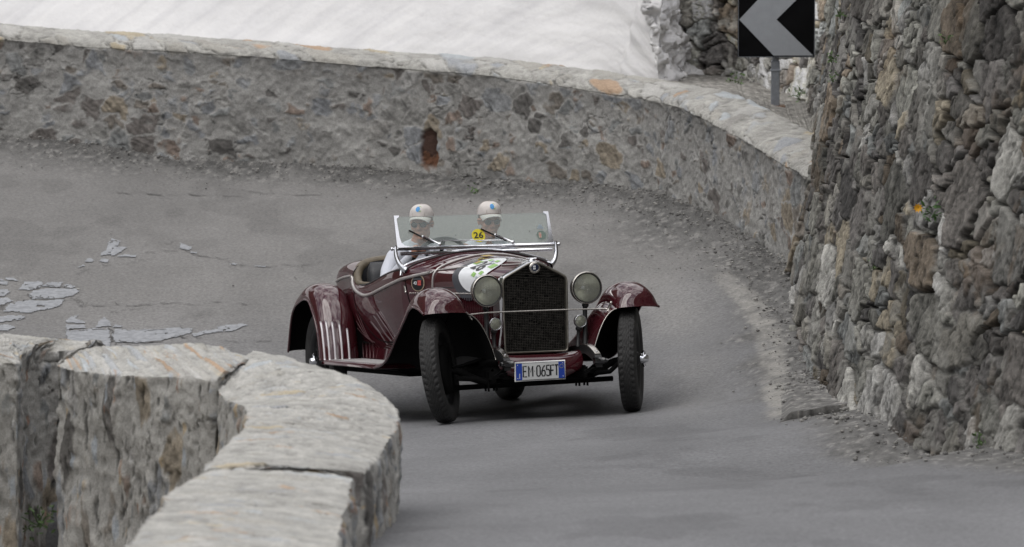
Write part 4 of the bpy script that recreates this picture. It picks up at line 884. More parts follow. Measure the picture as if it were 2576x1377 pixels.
# --- tub and tail
SB = [(-1.27, [(.47, .41), (.53, .60), (.565, .78), (.573, .96)], 1.060), (-1.45, [(.50, .41), (.555, .58), (.59, .76), (.598, .94)], 1.040), (-1.63, [(.51, .41), (.565, .58), (.603, .75), (.608, .92)], 1.010),
      (-1.84, [(.515, .415), (.57, .58), (.608, .74), (.612, .89)], .970), (-2.0, [(.515, .42), (.57, .58), (.61, .74), (.612, .87)], .944), (-2.16, [(.515, .43), (.57, .58), (.61, .74), (.61, .87)], .931),
      (-2.3, [(.51, .44), (.57, .59), (.61, .75), (.606, .89)], .946), (-2.40, [(.50, .46), (.565, .6), (.605, .76), (.600, .92)], .99)]
def tub_half(l, ze):
    wl = crp(l, 14); y, z = l[-1]
    up_ = np.array([(y, z), (y-.006, z+(ze-z)*.5), (y-.018, ze-.012), (y-.026, ze), (y-.040, ze-.003), (y-.048, ze-.03), (y-.05, ze-.14)])
    return np.concatenate([wl[:-1], crp(up_, 14)])
xb = np.array([s[0] for s in SB])[::-1]; PB = np.stack([tub_half(s[1], s[2]) for s in SB])[::-1]; Xq = np.linspace(-1.27, -2.40, 60)
tubs = pchip(xb, PB.reshape(len(xb), -1), Xq).reshape(len(Xq), -1, 2)
mb = MB()
for sg in (-1, 1):
    V = np.concatenate([np.repeat(Xq[:, None, None], tubs.shape[1], 1), tubs*np.array([sg, 1])], -1); mb.add(V.reshape(-1, 3), gridF(*V.shape[:2]).tolist())
TL = [(-2.40, [(.50, .46), (.565, .6), (.605, .76), (.600, .92)], [(.600, .92), (.592, 1.0), (.545, 1.062), (.40, 1.092), (.2, 1.105), (0, 1.108)]),
      (-2.62, [(.48, .48), (.55, .62), (.585, .78), (.578, .92)], [(.578, .92), (.575, 1.01), (.53, 1.075), (.39, 1.105), (.19, 1.117), (0, 1.12)]),
      (-2.9, [(.46, .50), (.535, .65), (.572, .80), (.562, .915)], [(.562, .915), (.553, 1.003), (.50, 1.055), (.36, 1.082), (.18, 1.092), (0, 1.096)]),
      (-3.12, [(.40, .52), (.47, .66), (.50, .79), (.49, .88)], [(.49, .88), (.475, .95), (.41, .99), (.29, 1.01), (.15, 1.02), (0, 1.022)]),
      (-3.28, [(.22, .56), (.27, .67), (.28, .77), (.275, .83)], [(.275, .83), (.26, .86), (.21, .88), (.15, .89), (.08, .896), (0, .898)]),
      (-3.36, [(.06, .62), (.08, .69), (.085, .74), (.08, .77)], [(.08, .77), (.07, .78), (.055, .79), (.04, .793), (.02, .795), (0, .796)])]
xt = np.array([s[0] for s in TL])[::-1]; PT = np.stack([half(s[1], s[2]) for s in TL])[::-1]; Xt = np.linspace(-2.40, -3.36, 44)
tl = pchip(xt, PT.reshape(len(xt), -1), Xt).reshape(len(Xt), -1, 2); R_ = tl.copy(); R_[..., 0] *= -1
V = np.concatenate([np.repeat(Xt[:, None, None], 2*tl.shape[1]-1, 1), np.concatenate([R_, tl[:, ::-1][:, 1:]], 1)], -1); mb.add(V.reshape(-1, 3), gridF(*V.shape[:2]).tolist())
body = part('body', mb, M_PAINT)
part('cockpit_bulkhead', (np.concatenate([V[0], [[-2.40, 0, .6]]]), [[i, i+1, V.shape[1]] for i in range(V.shape[1]-1)]), M_LEATH)
part('cockpit_floor', box((-1.85, 0, .40), (1.3, 1.0, .03)), M_UNDER)
def bside(X_, z, sg, off=.003):
    out_ = []
    for x, zz in zip(X_, z):
        if x > -1.27: s = nose_sec([x])[0]
        elif x > -2.40: s = tubs[int(np.argmin(abs(Xq-x)))][:24]
        else: s = tl[int(np.argmin(abs(Xt-x)))][:26]
        y = np.interp(zz, s[:, 1], s[:, 0]) if s[0, 1] < s[-1, 1] else s[-1, 0]; out_.append((x, sg*(y+off), zz))
    return np.array(out_)
belt = crp([(-2.93, .94), (-2.75, .965), (-2.55, .98), (-2.42, .985)], 20); sweep = crp([(-2.41, .985), (-2.37, .935), (-2.30, .893), (-2.20, .866), (-2.04, .848), (-1.86, .863), (-1.66, .897), (-1.47, .932), (-1.21, .985), (-1.0, 1.022)], 60)
for sg in (-1, 1):
    part('waist_strip', tube(bside(sweep[:, 0], sweep[:, 1], sg, .005), .0125, 8), M_TRIM, body)
    part('tail_strip', tube(bside(belt[:, 0], belt[:, 1], sg, .003), .010, 8), M_TRIM, body)
    dl_ = crp([(-1.235, .985), (-1.215, .88), (-1.19, .77), (-1.2, .66), (-1.30, .575), (-1.46, .53), (-1.685, .512), (-1.90, .528), (-2.04, .575), (-2.17, .66), (-2.25, .74), (-2.31, .82), (-2.34, .90)], 90)
    door = part('door_seam', tube(bside(dl_[:, 0], dl_[:, 1], sg, -.002), .0055, 6), M_UNDER, body)
    hz_l = crp([(-1.232, .93), (-1.222, .88)], 6); part('hinge', tube(bside(hz_l[:, 0], hz_l[:, 1], sg, .004), .010, 8), M_NICKEL, body)
    e_ = tubs[:, 16:19].mean(1); part('cockpit_bead', tube(np.c_[Xq[:52], sg*(e_[:52, 0]-.004), e_[:52, 1]+.006], .007, 6), M_BLACK, body)
    # seam where the rear wing meets the body
    ws_ = crp([(-2.92, .90), (-2.78, .82), (-2.66, .70), (-2.55, .58), (-2.45, .48)], 20); part('wing_seam', tube(bside(ws_[:, 0], ws_[:, 1], sg, .0), .008, 6), M_UNDER, body)
    ap = np.array([[(x, sg*(.545), z) for z in (.36, .50)] for x in np.linspace(-.9, -2.45, 12)]); ap[:, 1, 1] = sg*.525
    part('sill_panel', (ap.reshape(-1, 3), gridF(12, 2).tolist()), M_PAINT, body)
    part('sill_bead', tube([(x, sg*.535, .497) for x in np.linspace(-1.2, -2.45, 12)], .007, 6), M_UNDER, body)
    mb = MB()
    for q in range(4):
        x0_ = -2.08-.085*q; mb.add(*tube([(x0_, sg*.549, .495), (x0_+.015, sg*.549, .385)], .0035, 5))
    part('sill_stripes', mb, M_FAINT, body)
    mb = MB()
    for q in range(4):
        zz = crp([(-2.40+.03*q+.02*q, .60+.055*q), (-2.25+.03*q, .545), (-2.10+.02*q, .50)], 10); mb.add(*tube(bside(zz[:, 0], zz[:, 1], sg, .0008), .0018, 5))
    part('side_stripes', mb, M_FAINT, body)
rim_ = crp([(-2.06, -.565, .935), (-2.22, -.575, .928), (-2.33, -.568, .945), (-2.405, -.55, 1.0), (-2.43, -.50, 1.062), (-2.44, -.36, 1.092), (-2.445, 0, 1.112), (-2.44, .36, 1.092), (-2.43, .50, 1.062), (-2.405, .55, 1.0), (-2.33, .568, .945), (-2.22, .575, .928), (-2.06, .565, .935)], 80)
rw = np.interp(np.linspace(0, 1, 80), [0, .12, .3, .7, .88, 1], [.010, .024, .036, .036, .024, .010]); pad = part('padded_rim', tube(rim_, rw, 12), M_TAN)
mb = MB()
for k in (8, 14, 20, 26, 34, 46, 54, 60, 66, 72): part('tonneau_stud', ellipsoid(rim_[k]+np.array([-.05, 0, -.005]), (.011, .011, .011), 6, 8), M_CHROME, pad)
mb = MB()
for sg in (-1, 1):
    P_ = np.zeros((24, 16, 3)); th = np.linspace(0, 2*math.pi, 16, endpoint=False)
    for i, t in enumerate(np.linspace(0, 1, 24)):
        wv = .255*(1-abs(2*t-1)**6*.14); z = .52+.565*t; thk = .075*(1-max(0, (t-.85)/.15)**2*.75)
        P_[i, :, 0] = -2.17-.11*t+thk*np.sign(np.sin(th))*np.abs(np.sin(th))**.6; P_[i, :, 1] = sg*.27+wv*np.sign(np.cos(th))*np.abs(np.cos(th))**.45; P_[i, :, 2] = z
    mb.add(P_.reshape(-1, 3), gridF(24, 16, closev=True).tolist()+[list(range(16)), [23*16+k for k in range(16)][::-1]])
part('seat_back', mb, M_LEATH); mb = MB()
for sg in (-1, 1): mb.add(*box((-1.88, sg*.27, .50), (.56, .50, .16), .05))
part('seat_cushion', mb, M_LEATH)
# --- steering wheel
sc_ = np.array([-1.50, -.205, 1.085]); nrm = np.array([-.83, 0, .55]); e1 = np.array([0, 1., 0]); e2 = np.cross(nrm, e1); e2 /= np.linalg.norm(e2); e2 = e2 if e2[2] > 0 else -e2
def swp(a, r): return sc_+r*(math.cos(a)*e1+math.sin(a)*e2)
mb = MB(); mb.add(*tube([swp(a, .205) for a in np.linspace(0, 2*math.pi, 48, endpoint=False)], .0145, 10, closed=True)); sw = part('steering_wheel', mb, M_BLACK); mb = MB()
for a in (math.radians(30), math.radians(150), math.radians(270), math.radians(90)): mb.add(*tube([sc_, swp(a, .2)], .008, 6, flat=(1, 2)))
mb.add(*capsule([sc_+nrm*.015, sc_-nrm*.5], [.028, .02])); part('spokes', mb, M_BLACK, sw)
# --- windscreen
WB = lambda y, z: (-1.27-(z-1.17)*.38, y, z)
ws0 = MB(); ws0.add(*tube([WB(-.592, 1.192), WB(.592, 1.192)], .0135, 12)); frame = part('windscreen_frame', ws0, M_CHROME)
part('lower_bar', tube([(-1.262, -.575, 1.156), (-1.262, .575, 1.156)], .0125, 12), M_CHROME, frame)
for sg in (-1, 1):
    # flat tapering post with a curved web into the bar
    pts_o = [(.592, 1.19), (.586, 1.425)]; web = [(.500, 1.205), (.535, 1.212), (.556, 1.232), (.565, 1.27), (.569, 1.40)]
    out2 = np.array([(.594, 1.185), (.592, 1.25), (.589, 1.34), (.587, 1.413), (.587, 1.428), (.548, 1.428), (.548, 1.418), (.565, 1.408)]+[(a, b) for a, b in web[::-1]]+[(.50, 1.19)])
    V = [WB(sg*a, b) for a, b in out2]; n = len(V); V = np.array(V); fr = V+np.array([.008, 0, .003]); bk = V-np.array([.008, 0, .003])
    part('post', (np.concatenate([fr, bk]), [list(range(n)), list(range(n, 2*n))[::-1]]+[[i, (i+1) % n, n+(i+1) % n, n+i] for i in range(n)]), M_CHROME, frame, smooth=False)
    br = crp([(-1.275, sg*.606, 1.215), (-1.268, sg*.608, 1.165), (-1.258, sg*.603, 1.12), (-1.245, sg*.588, 1.08), (-1.235, sg*.566, 1.052), (-1.228, sg*.548, 1.040)], 30)
    part('bracket', tube(br, np.interp(np.linspace(0, 1, 30), [0, .5, .85, 1], [.013, .017, .021, .024]), 12, flat=(1, 1)), M_CHROME, frame)
    mb = MB(); mb.add(*tube([(-1.275, sg*.585, 1.192), (-1.275, sg*.632, 1.192)], .010, 10)); mb.add(*ellipsoid((-1.275, sg*.634, 1.192), (.014, .012, .014), 8, 10)); part('pivot_knob', mb, M_CHROME, frame)
gv = np.array([WB(-.566, 1.2), WB(.566, 1.2), WB(.566, 1.419), WB(-.566, 1.419)]); g2 = gv+np.array([.005, 0, .002])
pane = part('windscreen_glass', (np.concatenate([gv, g2]), [[0, 1, 2, 3], [7, 6, 5, 4], [0, 4, 5, 1], [1, 5, 6, 2], [2, 6, 7, 3], [3, 7, 4, 0]]), M_GLASS, frame, smooth=False)
def onglass(V2, y0, z0, off): return np.array([WB(y0+a, z0+b*.935) for a, b, c in V2])+np.array([.006+off, 0, .002+off*.3])
M_YEL = mat('yellow_sticker', (.68, .58, .02), .4, cvar=.05); V2, F2 = disc2(.0505, 40, 3); V2[:, 0] *= 1.0
ds = part('number_disc', (onglass(V2, .030, 1.268, .002), F2), M_YEL, frame); V2, F2 = text_mesh('26', .066, .0016, 1.12); part('number', (onglass(V2, .030, 1.268, .0035), F2), M_INK, ds)
M_CLUB = mat('green_club_sticker', (.16, .22, .19), .4); M_CREAM = mat('cream_print', (.50, .45, .37), .4); M_BLUE = mat('pale_blue_sticker', (.30, .36, .40), .4)
V2, F2 = disc2(.035, 28, 2); st = part('round_sticker', (onglass(V2, .508, 1.258, .002), F2), M_CLUB, frame); V2, F2 = disc2(.026, 28, 2); k_ = V2[:, 0] < .001
V3, F3 = rect2(-.020, -.020, .0, .020, 2, 2); part('cream_half', (onglass(V3, .508, 1.258, .003), F3), M_CREAM, st)
V3, F3 = rect2(-.0115, -.021, -.0085, .021, 2, 2); mb = MB().add(onglass(V3, .508, 1.258, .004), F3); V3, F3 = rect2(-.020, -.002, .0, .002, 2, 2); mb.add(onglass(V3, .508, 1.258, .0043), F3); part('red_cross', mb, M_REDS, st)
V3, F3 = rect2(-.024, -.009, .024, .006, 2, 2); b2 = MB().add(onglass(V3, .508, 1.312, .002), F3); V3, F3 = disc2(.014, 20, 2); b2.add(onglass(V3, .508, 1.322, .0024), F3); part('blue_sticker', b2, M_BLUE, frame)
for (y0, z0, y1, z1) in ((-.278, 1.207, -.492, 1.322), (.275, 1.205, .052, 1.318)):
    a = np.array(WB(y0, z0))+np.array([.03, 0, .01]); b = np.array(WB(y1, z1))+np.array([.018, 0, 0]); m_ = a*.45+b*.55
    mb = MB(); mb.add(*tube([a+(b-a)*.18+np.array([-.008, 0, -.008]), b], .006, 6)); wp = part('wiper', mb, M_BLACK, frame); mb = MB(); mb.add(*tube([a, m_+np.array([.006, 0, .004])], [.008, .0045], 8)); mb.add(*ellipsoid(a, (.014, .014, .014), 8, 10)); mb.add(*ellipsoid(m_, (.010, .009, .010), 6, 8)); part('wiper_arm', mb, M_CHROME, wp)
part('wiper_link', tube([np.array(WB(-.33, 1.243))+np.array([.024, 0, 0]), np.array(WB(.205, 1.232))+np.array([.024, 0, 0])], .0038, 6), M_CHROME, frame)
# --- radiator
ro = [(.222, .455), (.238, .475), (.241, .60), (.243, .75), (.244, .90), (.243, .955), (.234, .985), (.20, 1.008), (.13, 1.044), (.065, 1.078), (.02, 1.096), (0, 1.098)]
ro = cr(ro, 46); OUT = np.concatenate([ro*np.array([-1, 1]), ro[::-1][1:]]); ctr = np.array([0, .76])
def ring(x, inset):
    d = OUT-ctr; n = np.gradient(OUT, axis=0); n = np.stack([n[:, 1], -n[:, 0]], 1); n /= np.linalg.norm(n, axis=1, keepdims=True); s = np.sign((n*d).sum(1))[:, None]
    p = OUT-n*s*inset; return np.c_[np.full(len(p), x), p]
rg = np.array([ring(x, i) for x, i in ((-.085, -.004), (-.04, -.004), (.015, -.003), (.034, .002), (.040, .009), (.036, .015), (.015, .018), (-.01, .019))]); nr = len(OUT)
shell = part('radiator_shell', (rg[:4].reshape(-1, 3), gridF(4, nr, closev=True).tolist()), M_CHROME)
part('shell_lip', (rg[3:].reshape(-1, 3), gridF(5, nr, closev=True).tolist()), mat('tarnished_nickel', (.27, .255, .22), .38, .9, cvar=.15, cscale=30), shell)
core = rg[6]; core = core.copy(); core[:, 0] = .0; part('radiator_core', (np.concatenate([core, [[.0, 0, .76]]]), [[i, (i+1) % nr, nr] for i in range(nr)]), M_UNDER, shell)
mb = MB(); IN = ring(.0, .018)[:, 1:]
def yspan(z): 
    h_ = IN[len(IN)//2:]; zz = h_[:, 1][::-1]; yy = h_[:, 0][::-1]; o_ = np.argsort(zz); return float(np.interp(z, zz[o_], yy[o_]))
rg_ = np.random.default_rng(5)
for z in np.arange(.480, 1.072, .0112):
    yw = yspan(z)
    for y0 in np.arange(-yw, yw, .03):
        if rg_.random() < .96: mb.add(*box((.010+.003*rg_.random(), min(y0+.015, yw), z+.0015*(rg_.random()-.5)), (.004, .0285, .0028+.0014*rg_.random())))
for y in np.arange(-.220, .221, .0126):
    zt = 1.075-abs(y)*.36; mb.add(*box((.006, y, (.475+min(zt, .975))/2), (.003, .0020, min(zt, .975)-.475)))
part('radiator_mesh', mb, mat('mesh_wire', (.072, .067, .060), .42, .6, cvar=.6, cscale=45), shell, smooth=False)
bz = 1.052; mb = MB(); V, F = lathe([(.001, .046), (.030, .046), (.040, .043), (.044, .03), (.044, .0)], 32); mb.add(V+np.array([0, 0, bz]), F); bdg = part('badge', mb, M_NICKEL, shell)
V, F = lathe([(.0005, .050), (.026, .050), (.029, .048), (.029, .044)], 28); part('badge_face', (V+np.array([0, 0, bz]), F), mat('blue_enamel', (.012, .02, .05), .25, coat=.6), bdg)
V, F = lathe([(.0262, .0512), (.0275, .0525), (.029, .0512)], 28); part('badge_ring', (V+np.array([0, 0, bz]), F), M_NICKEL, bdg)
mb = MB()
for (a, b) in ((-.011, .008), (-.002, .009), (-.011, -.007), (-.002, -.006)): mb.add(*box((.0515, a, bz+b), (.002, .007, .012)))
part('badge_emblem', mb, M_WHITE, bdg, smooth=False)
mb = MB(); mb.add(*lathe([(.001, .125), (.018, .124), (.022, .115), (.024, .10), (.028, .092), (.03, .08)], 20, 'z')); V = mb.V[0]; mb.V[0] = V*np.array([1, 1, .8])+np.array([-.03, 0, 1.016]); mb.add(*box((-.03, 0, 1.117), (.03, .07, .006), .002))
part('radiator_cap', mb, M_CHROME, shell)
# --- lamps
def lamp(y, z, R_, depth, nm, stand_z, lens_r):
    V, F = lathe([(.012, -depth), (R_*.45, -depth*.93), (R_*.75, -depth*.7), (R_*.93, -depth*.35), (R_*.97, -.012)], 40); o = np.array([.075, y, z])
    bowl = part(nm, (V+o, F), M_BLACK if R_ > .08 else M_CHROME)
    V, F = lathe([(R_*.95, -.022), (R_*1.0, -.014), (R_*1.005, .0), (R_*.985, .011), (R_*.945, .015), (R_*.90, .012), (lens_r, .004)], 48); rim = part('lamp_rim', (V+o, F), M_NICKEL if R_ > .08 else M_CHROME, bowl)
    if R_ > .08:
        V, F = lathe([(R_*.930, .0165), (R_*.905, .0175), (R_*.875, .0145), (lens_r-.002, .010)], 48); part('rim_gasket', (V+o, F), M_BLACK, bowl)
    pr = [(.0008, .020)]+[(lens_r*t, .020-.014*t*t+(.0022*math.sin(t*52) if t < .5 else 0)) for t in np.linspace(.05, 1, 40)]
    V, F = lathe(pr, 60)
    if R_ > .08: V = V+np.stack([.0019*np.sin(V[:, 1]*300)*(np.abs(V[:, 2]) > -1), 0*V[:, 1], 0*V[:, 1]], 1)
    part('lens', (V+o, F), M_LENS, bowl)
    V, F = lathe([(.004, -depth*.85), (lens_r*.4, -depth*.72), (lens_r*.7, -depth*.45), (lens_r*.9, -depth*.15), (lens_r*.99, .0)], 40); part('reflector', (V+o, F), M_REFL, bowl)
    if R_ > .08: V, F = ellipsoid(o+np.array([-depth*.5, 0, 0]), (.02, .014, .014), 10, 12); part('bulb', (V, F), M_WHITE, bowl)
    mb = MB(); mb.add(*tube([(.04, y, z-R_*.9), (.035, y*.995, z-R_-.04), (.03, y*.98, stand_z)], .0165 if R_ > .08 else .0135, 10)); mb.add(*ellipsoid((.04, y, z-R_-.008), (.03, .024, .02), 8, 12)); part('stand', mb, M_BLACK, bowl)
for sg in (-1, 1):
    lamp(sg*.367, .90, .114, .15, 'headlight', .47, .0995); lamp(sg*.314, .668, .0445, .07, 'driving_light', .49, .036)
part('tie_bar', tube(crp([(.12, -.530, .739), (.11, -.40, .749), (.10, -.2, .751), (.10, .2, .752), (.11, .40, .750), (.12, .51, .747)], 20), .0055, 8), M_NICKEL)
mb = MB(); mb.add(*tube([(.13, .495, .705), (.125, .51, .745), (.13, .527, .788)], [.009, .012, .009], 8)); mb.add(*ellipsoid((.13, .527, .79), (.012, .012, .012), 6, 8)); part('tie_bracket', mb, M_NICKEL)
mb = MB(); mb.add(*tube([(.13, -.495, .70), (.125, -.52, .74)], [.009, .012], 8)); part('tie_bracket', mb, M_NICKEL)
# --- wings
def wing(E, Cc, yc, hw, nu=70, nw=36, pw=2.3, q=.52):
    e = crp(E, nu); c = crp(Cc, nu); wv = np.sin(np.linspace(-1, 1, nw)*math.pi/2); k = (1-np.abs(wv)**pw)**q
    P_ = np.zeros((nu, nw, 3)); P_[..., 0] = e[:, None, 0]*(1-k)+c[:, None, 0]*k; P_[..., 2] = e[:, None, 1]*(1-k)+c[:, None, 1]*k; P_[..., 1] = yc+hw*wv[None]
    return P_
FE = [(.175, .750), (.06, .782), (-.07, .796), (-.17, .768), (-.25, .716), (-.47, .577), (-.68, .436), (-.84, .375), (-1.05, .347)]
FC = [(.238, .762), (.195, .868), (.05, .928), (-.11, .929), (-.27, .875), (-.50, .695), (-.71, .525), (-.87, .425), (-1.05, .383)]
RE = [(-3.20, .415), (-3.06, .705), (-2.84, .800), (-2.66, .812), (-2.555, .75), (-2.43, .61), (-2.385, .48), (-2.36, .376)]
RCc = [(-3.27, .43), (-3.14, .76), (-2.92, .905), (-2.70, .932), (-2.50, .875), (-2.345, .69), (-2.28, .52), (-2.255, .376)]
def inset(P_, d=.007):
    n = normals(P_); s = 1 if n[20, n.shape[1]//2, 2] > 0 else -1; Q_ = P_-n*s*d; Q_[0, :, 0] -= .006; return Q_
for sg in (-1, 1):
    P_ = wing(FE, FC, sg*.708, .158); fw = part('front_wing', (P_.reshape(-1, 3), gridF(*P_.shape[:2]).tolist()), M_PAINT)
    Q_ = inset(P_); part('wing_lining', (Q_.reshape(-1, 3), gridF(*Q_.shape[:2]).tolist()), M_UNDER, fw)
    # rolled edge on the outer side
    oe = P_[:, 0 if sg < 0 else -1]; part('wing_edge', tube(oe+np.array([0, 0, .004]), .0085, 8, flat=(1, 1)), M_PAINT, fw)
    fe = crp(FE, 70); top = np.c_[fe[:, 0], np.full(70, sg*.552), fe[:, 1]]; keep = fe[:, 1] > .43; top = top[keep]; m = len(top)
    tt = np.linspace(0, 1, 26)[:, None]; VA = np.zeros((m, 26, 3))
    for i in range(m):
        p0 = top[i]; ztop = p0[2]; zbm = min(.425, ztop-.004); f = (ztop-zbm)/(.75-.425)
        p3 = np.array([p0[0]+.02*f, sg*.355, zbm]); p1 = p0+np.array([.0, -sg*.085, -.02*f]); p2 = p3+np.array([0, sg*.055, .19*f])
        VA[i] = (1-tt)**3*p0+3*tt*(1-tt)**2*p1+3*tt*tt*(1-tt)*p2+tt**3*p3
    va = part('wing_valance', (VA.reshape(-1, 3), gridF(m, 26).tolist()), M_PAINT, fw)
    n_ = normals(VA); s_ = np.sign((n_[m//2, 13]*np.array([0, sg, 0])).sum()); VB = VA+n_*s_*.006; VB[0, :, 0] -= .006
    part('valance_lining', (VB.reshape(-1, 3), gridF(m, 26).tolist()), M_UNDER, fw); part('valance_edge', tube(VA[0], .0042, 6), M_NICKEL, fw)
    P_ = wing(RE, RCc, sg*.722, .148, 70, 36, 2.3, .5); rwg = part('rear_wing', (P_.reshape(-1, 3), gridF(*P_.shape[:2]).tolist()), M_PAINT)
    Q_ = inset(P_); part('wing_lining', (Q_.reshape(-1, 3), gridF(*Q_.shape[:2]).tolist()), M_UNDER, rwg); oe = P_[:, 0 if sg < 0 else -1]; part('wing_edge', tube(oe, .008, 8), M_PAINT, rwg)
    # inner flank of the rear wing running into the body
    re_ = crp(RE, 70); fl = np.array([[(x, sg*y, z) for y in (.574, .40)] for x, z in re_]); part('wheel_arch', (fl.reshape(-1, 3), gridF(70, 2).tolist()), M_UNDER, rwg)
    # bright strips down the front face
    nn = P_.shape[1]; Pn = normals(P_); sn = 1 if Pn[35, nn//2, 2] > 0 or Pn[60, nn//2, 0] > 0 else -1
    for wcol, u0 in zip((.17, .27, .37, .48, .60), (49, 50.2, 51.4, 52.8, 54.6)):
        cidx = wcol*(nn-1); ci = cidx if sg < 0 else nn-1-cidx; a_ = int(ci); b_ = ci-a_; us = np.arange(int(u0), 70)
        L_ = P_[us, a_]*(1-b_)+P_[us, min(a_+1, nn-1)]*b_; Ln = Pn[us, a_]*sn; part('bright_strip', tube(L_+Ln*.003, .0085, 6), M_STRIP, rwg)
    mb = MB(); mb.add(*box((-1.70, sg*.705, .360), (1.33, .305, .036), .006)); rb = part('running_board', mb, M_PAINT); mb = MB()
    for y in np.linspace(-.115, .115, 9): mb.add(*box((-1.66, sg*(.70+y), .3805), (1.16, .015, .006), .002))
    part('board_ribs', mb, M_BOARD, rb)
# --- chassis
def rail(sg):
    pth = crp([(.392, sg*.335, .402), (.36, sg*.335, .432), (.30, sg*.335, .458), (.20, sg*.336, .485), (.08, sg*.337, .492), (-.3, sg*.34, .46), (-1.2, sg*.36, .35), (-2.5, sg*.40, .36), (-3.1, sg*.40, .42)], 70)
    V = []; 
    for p in pth: V += [p+np.array([0, a*.024, b]) for a, b in ((-1, .010), (1, .010), (1, -.05), (-1, -.05))]
    return np.array(V), gridF(70, 4, closev=True).tolist()+[[0, 1, 2, 3]]
ch = part('chassis_rail', rail(-1), M_BLACK, smooth=False); part('chassis_rail', rail(1), M_BLACK, smooth=False)
for sg in (-1, 1):
    s_ = crp([(.365, sg*.335, .442), (.30, sg*.335, .470), (.20, sg*.336, .497), (.10, sg*.337, .506)], 16); V = np.concatenate([s_+np.array([0, -.022, 0]), s_+np.array([0, .022, 0]), s_+np.array([0, .020, .006]), s_+np.array([0, -.020, .006])]).reshape(4, 16, 3).transpose(1, 0, 2)
    stp = part('horn_cover', (V.reshape(-1, 3), gridF(16, 4, closev=True).tolist()+[[0, 1, 2, 3], [63, 62, 61, 60]]), M_NICKEL, smooth=False)
    part('cover_bolt', ellipsoid(s_[2]+np.array([0, 0, .008]), (.007, .007, .005), 6, 8), M_CHROME, stp)
    mb = MB(); mb.add(*tube([(.392, sg*.295, .398), (.392, sg*.375, .398)], .024, 14)); mb.add(*tube([(.392, sg*.37, .398), (.392, sg*.395, .398)], .015, 10)); part('spring_shackle', mb, mat('black_enamel', (.012, .012, .013), .18, coat=.6))
    mb = MB()
    for k in range(5):
        L0 = .385-.07*k; L1 = -.52+.09*k; pp = crp([(L0, sg*.335, .385-.026*k-.02*(k > 0)), (.19, sg*.335, .325-.012*k), (0, sg*.335, .303-.012*k), (-.25, sg*.335, .325-.012*k), (L1, sg*.335, .36-.02*k)], 24); V = np.concatenate([[p+np.array([0, a*.022, b*.005]) for a, b in ((-1, -1), (1, -1), (1, 1), (-1, 1))] for p in pp]); mb.add(V, gridF(24, 4, closev=True).tolist()+[[0, 1, 2, 3], [95, 94, 93, 92]])
    for x in (-.035, .035): mb.add(*tube([(x, sg*.305, .34), (x, sg*.305, .205)], .008, 6)); mb.add(*tube([(x, sg*.365, .34), (x, sg*.365, .205)], .008, 6))
    part('leaf_spring', mb, M_UNDER, body=False)
mb = MB(); ax_ = crp([(0, -.64, .37), (0, -.56, .355), (0, -.46, .300), (0, -.34, .272), (0, 0, .265), (0, .34, .272), (0, .46, .300), (0, .56, .355), (0, .64, .37)], 50); mb.add(*tube(ax_, .026, 8, flat=(1, 1)))
for sg in (-1, 1): mb.add(*tube([(0, sg*.64, .46), (0, sg*.645, .25)], .026, 10))
part('front_axle', mb, M_UNDER, body=False)
part('track_rod', tube([(-.10, -.60, .238), (-.10, .60, .238)], .0185, 10), M_UNDER, body=False)
for r_p, r_r in (([(.05, -.60, .31), (.10, -.47, .30), (.02, -.38, .27)], .018), ([(.1, .62, .385), (.14, .50, .30), (.1, .36, .29)], .018), ([(.02, -.62, .38), (-.1, -.36, .43)], .012)): part('brake_rod', tube(r_p, r_r, 8), M_UNDER, body=False)
mb = MB(); mb.add(*box((-1.45, 0, .31), (3.1, .72, .10), .02)); mb.add(*box((-.20, 0, .36), (.5, .56, .12), .03)); mb.add(*box((-1.7, 0, .335), (1.3, 1.36, .03), .01)); mb.add(*box((-.55, 0, .42), (.9, .44, .26), .05)); mb.add(*box((-2.1, -.42, .33), (1.6, .24, .12), .03)); mb.add(*box((-2.1, .42, .33), (1.6, .24, .12), .03)); part('undertray', mb, M_UNDER)
ap = crp([(.035, .446), (.095, .442), (.135, .425), (.158, .385), (.168, .34), (.166, .30), (.155, .268)], 34); hwv = np.interp(np.linspace(0, 1, 34), [0, .45, .6, .75, .9, 1], [.312, .312, .312, .295, .24, .20]); yy = np.sin(np.linspace(-1, 1, 24)*math.pi/2)
V = np.array([[(x-.045*abs(t)**3, t*w_, z+.02*abs(t)**4) for t in yy] for (x, z), w_ in zip(ap, hwv)]); part('front_apron', (V.reshape(-1, 3), gridF(34, 24).tolist()), M_PAINT)
# --- number plate
pl = np.array([.405, -.105, .343]); mb = MB(); mb.add(*box((0, 0, 0), (.012, .372, .136), .003)); 
def onplate(V): V = np.array(V, float); a = math.radians(.9); y = V[..., 1]*math.cos(a)-V[..., 2]*math.sin(a); z = V[..., 1]*math.sin(a)+V[..., 2]*math.cos(a); return np.stack([V[..., 0]+z*.05, y, z], -1)+pl
mb.V = [onplate(v) for v in mb.V]; M_PLW = mat('plate_white', (.60, .61, .60), .4, cvar=.04); M_PLB = mat('plate_blue', (.015, .055, .36), .4); M_PLF = mat('plate_frame', (.55, .55, .54), .3, .5)
plate = part('number_plate', mb, M_PLF)
def slab(y0, y1, z0, z1, x): return onplate([(x, y0, z0), (x, y1, z0), (x, y1, z1), (x, y0, z1)]), [[0, 1, 2, 3]]
part('plate_face', slab(-.179, .179, -.060, .060, .0075), M_INK, plate, smooth=False); part('white_field', slab(-.133, .133, -.057, .057, .0085), M_PLW, plate, smooth=False)
part('blue_band', slab(-.177, -.133, -.057, .057, .0085), M_PLB, plate, smooth=False); part('blue_band', slab(.133, .177, -.057, .057, .0085), M_PLB, plate, smooth=False)
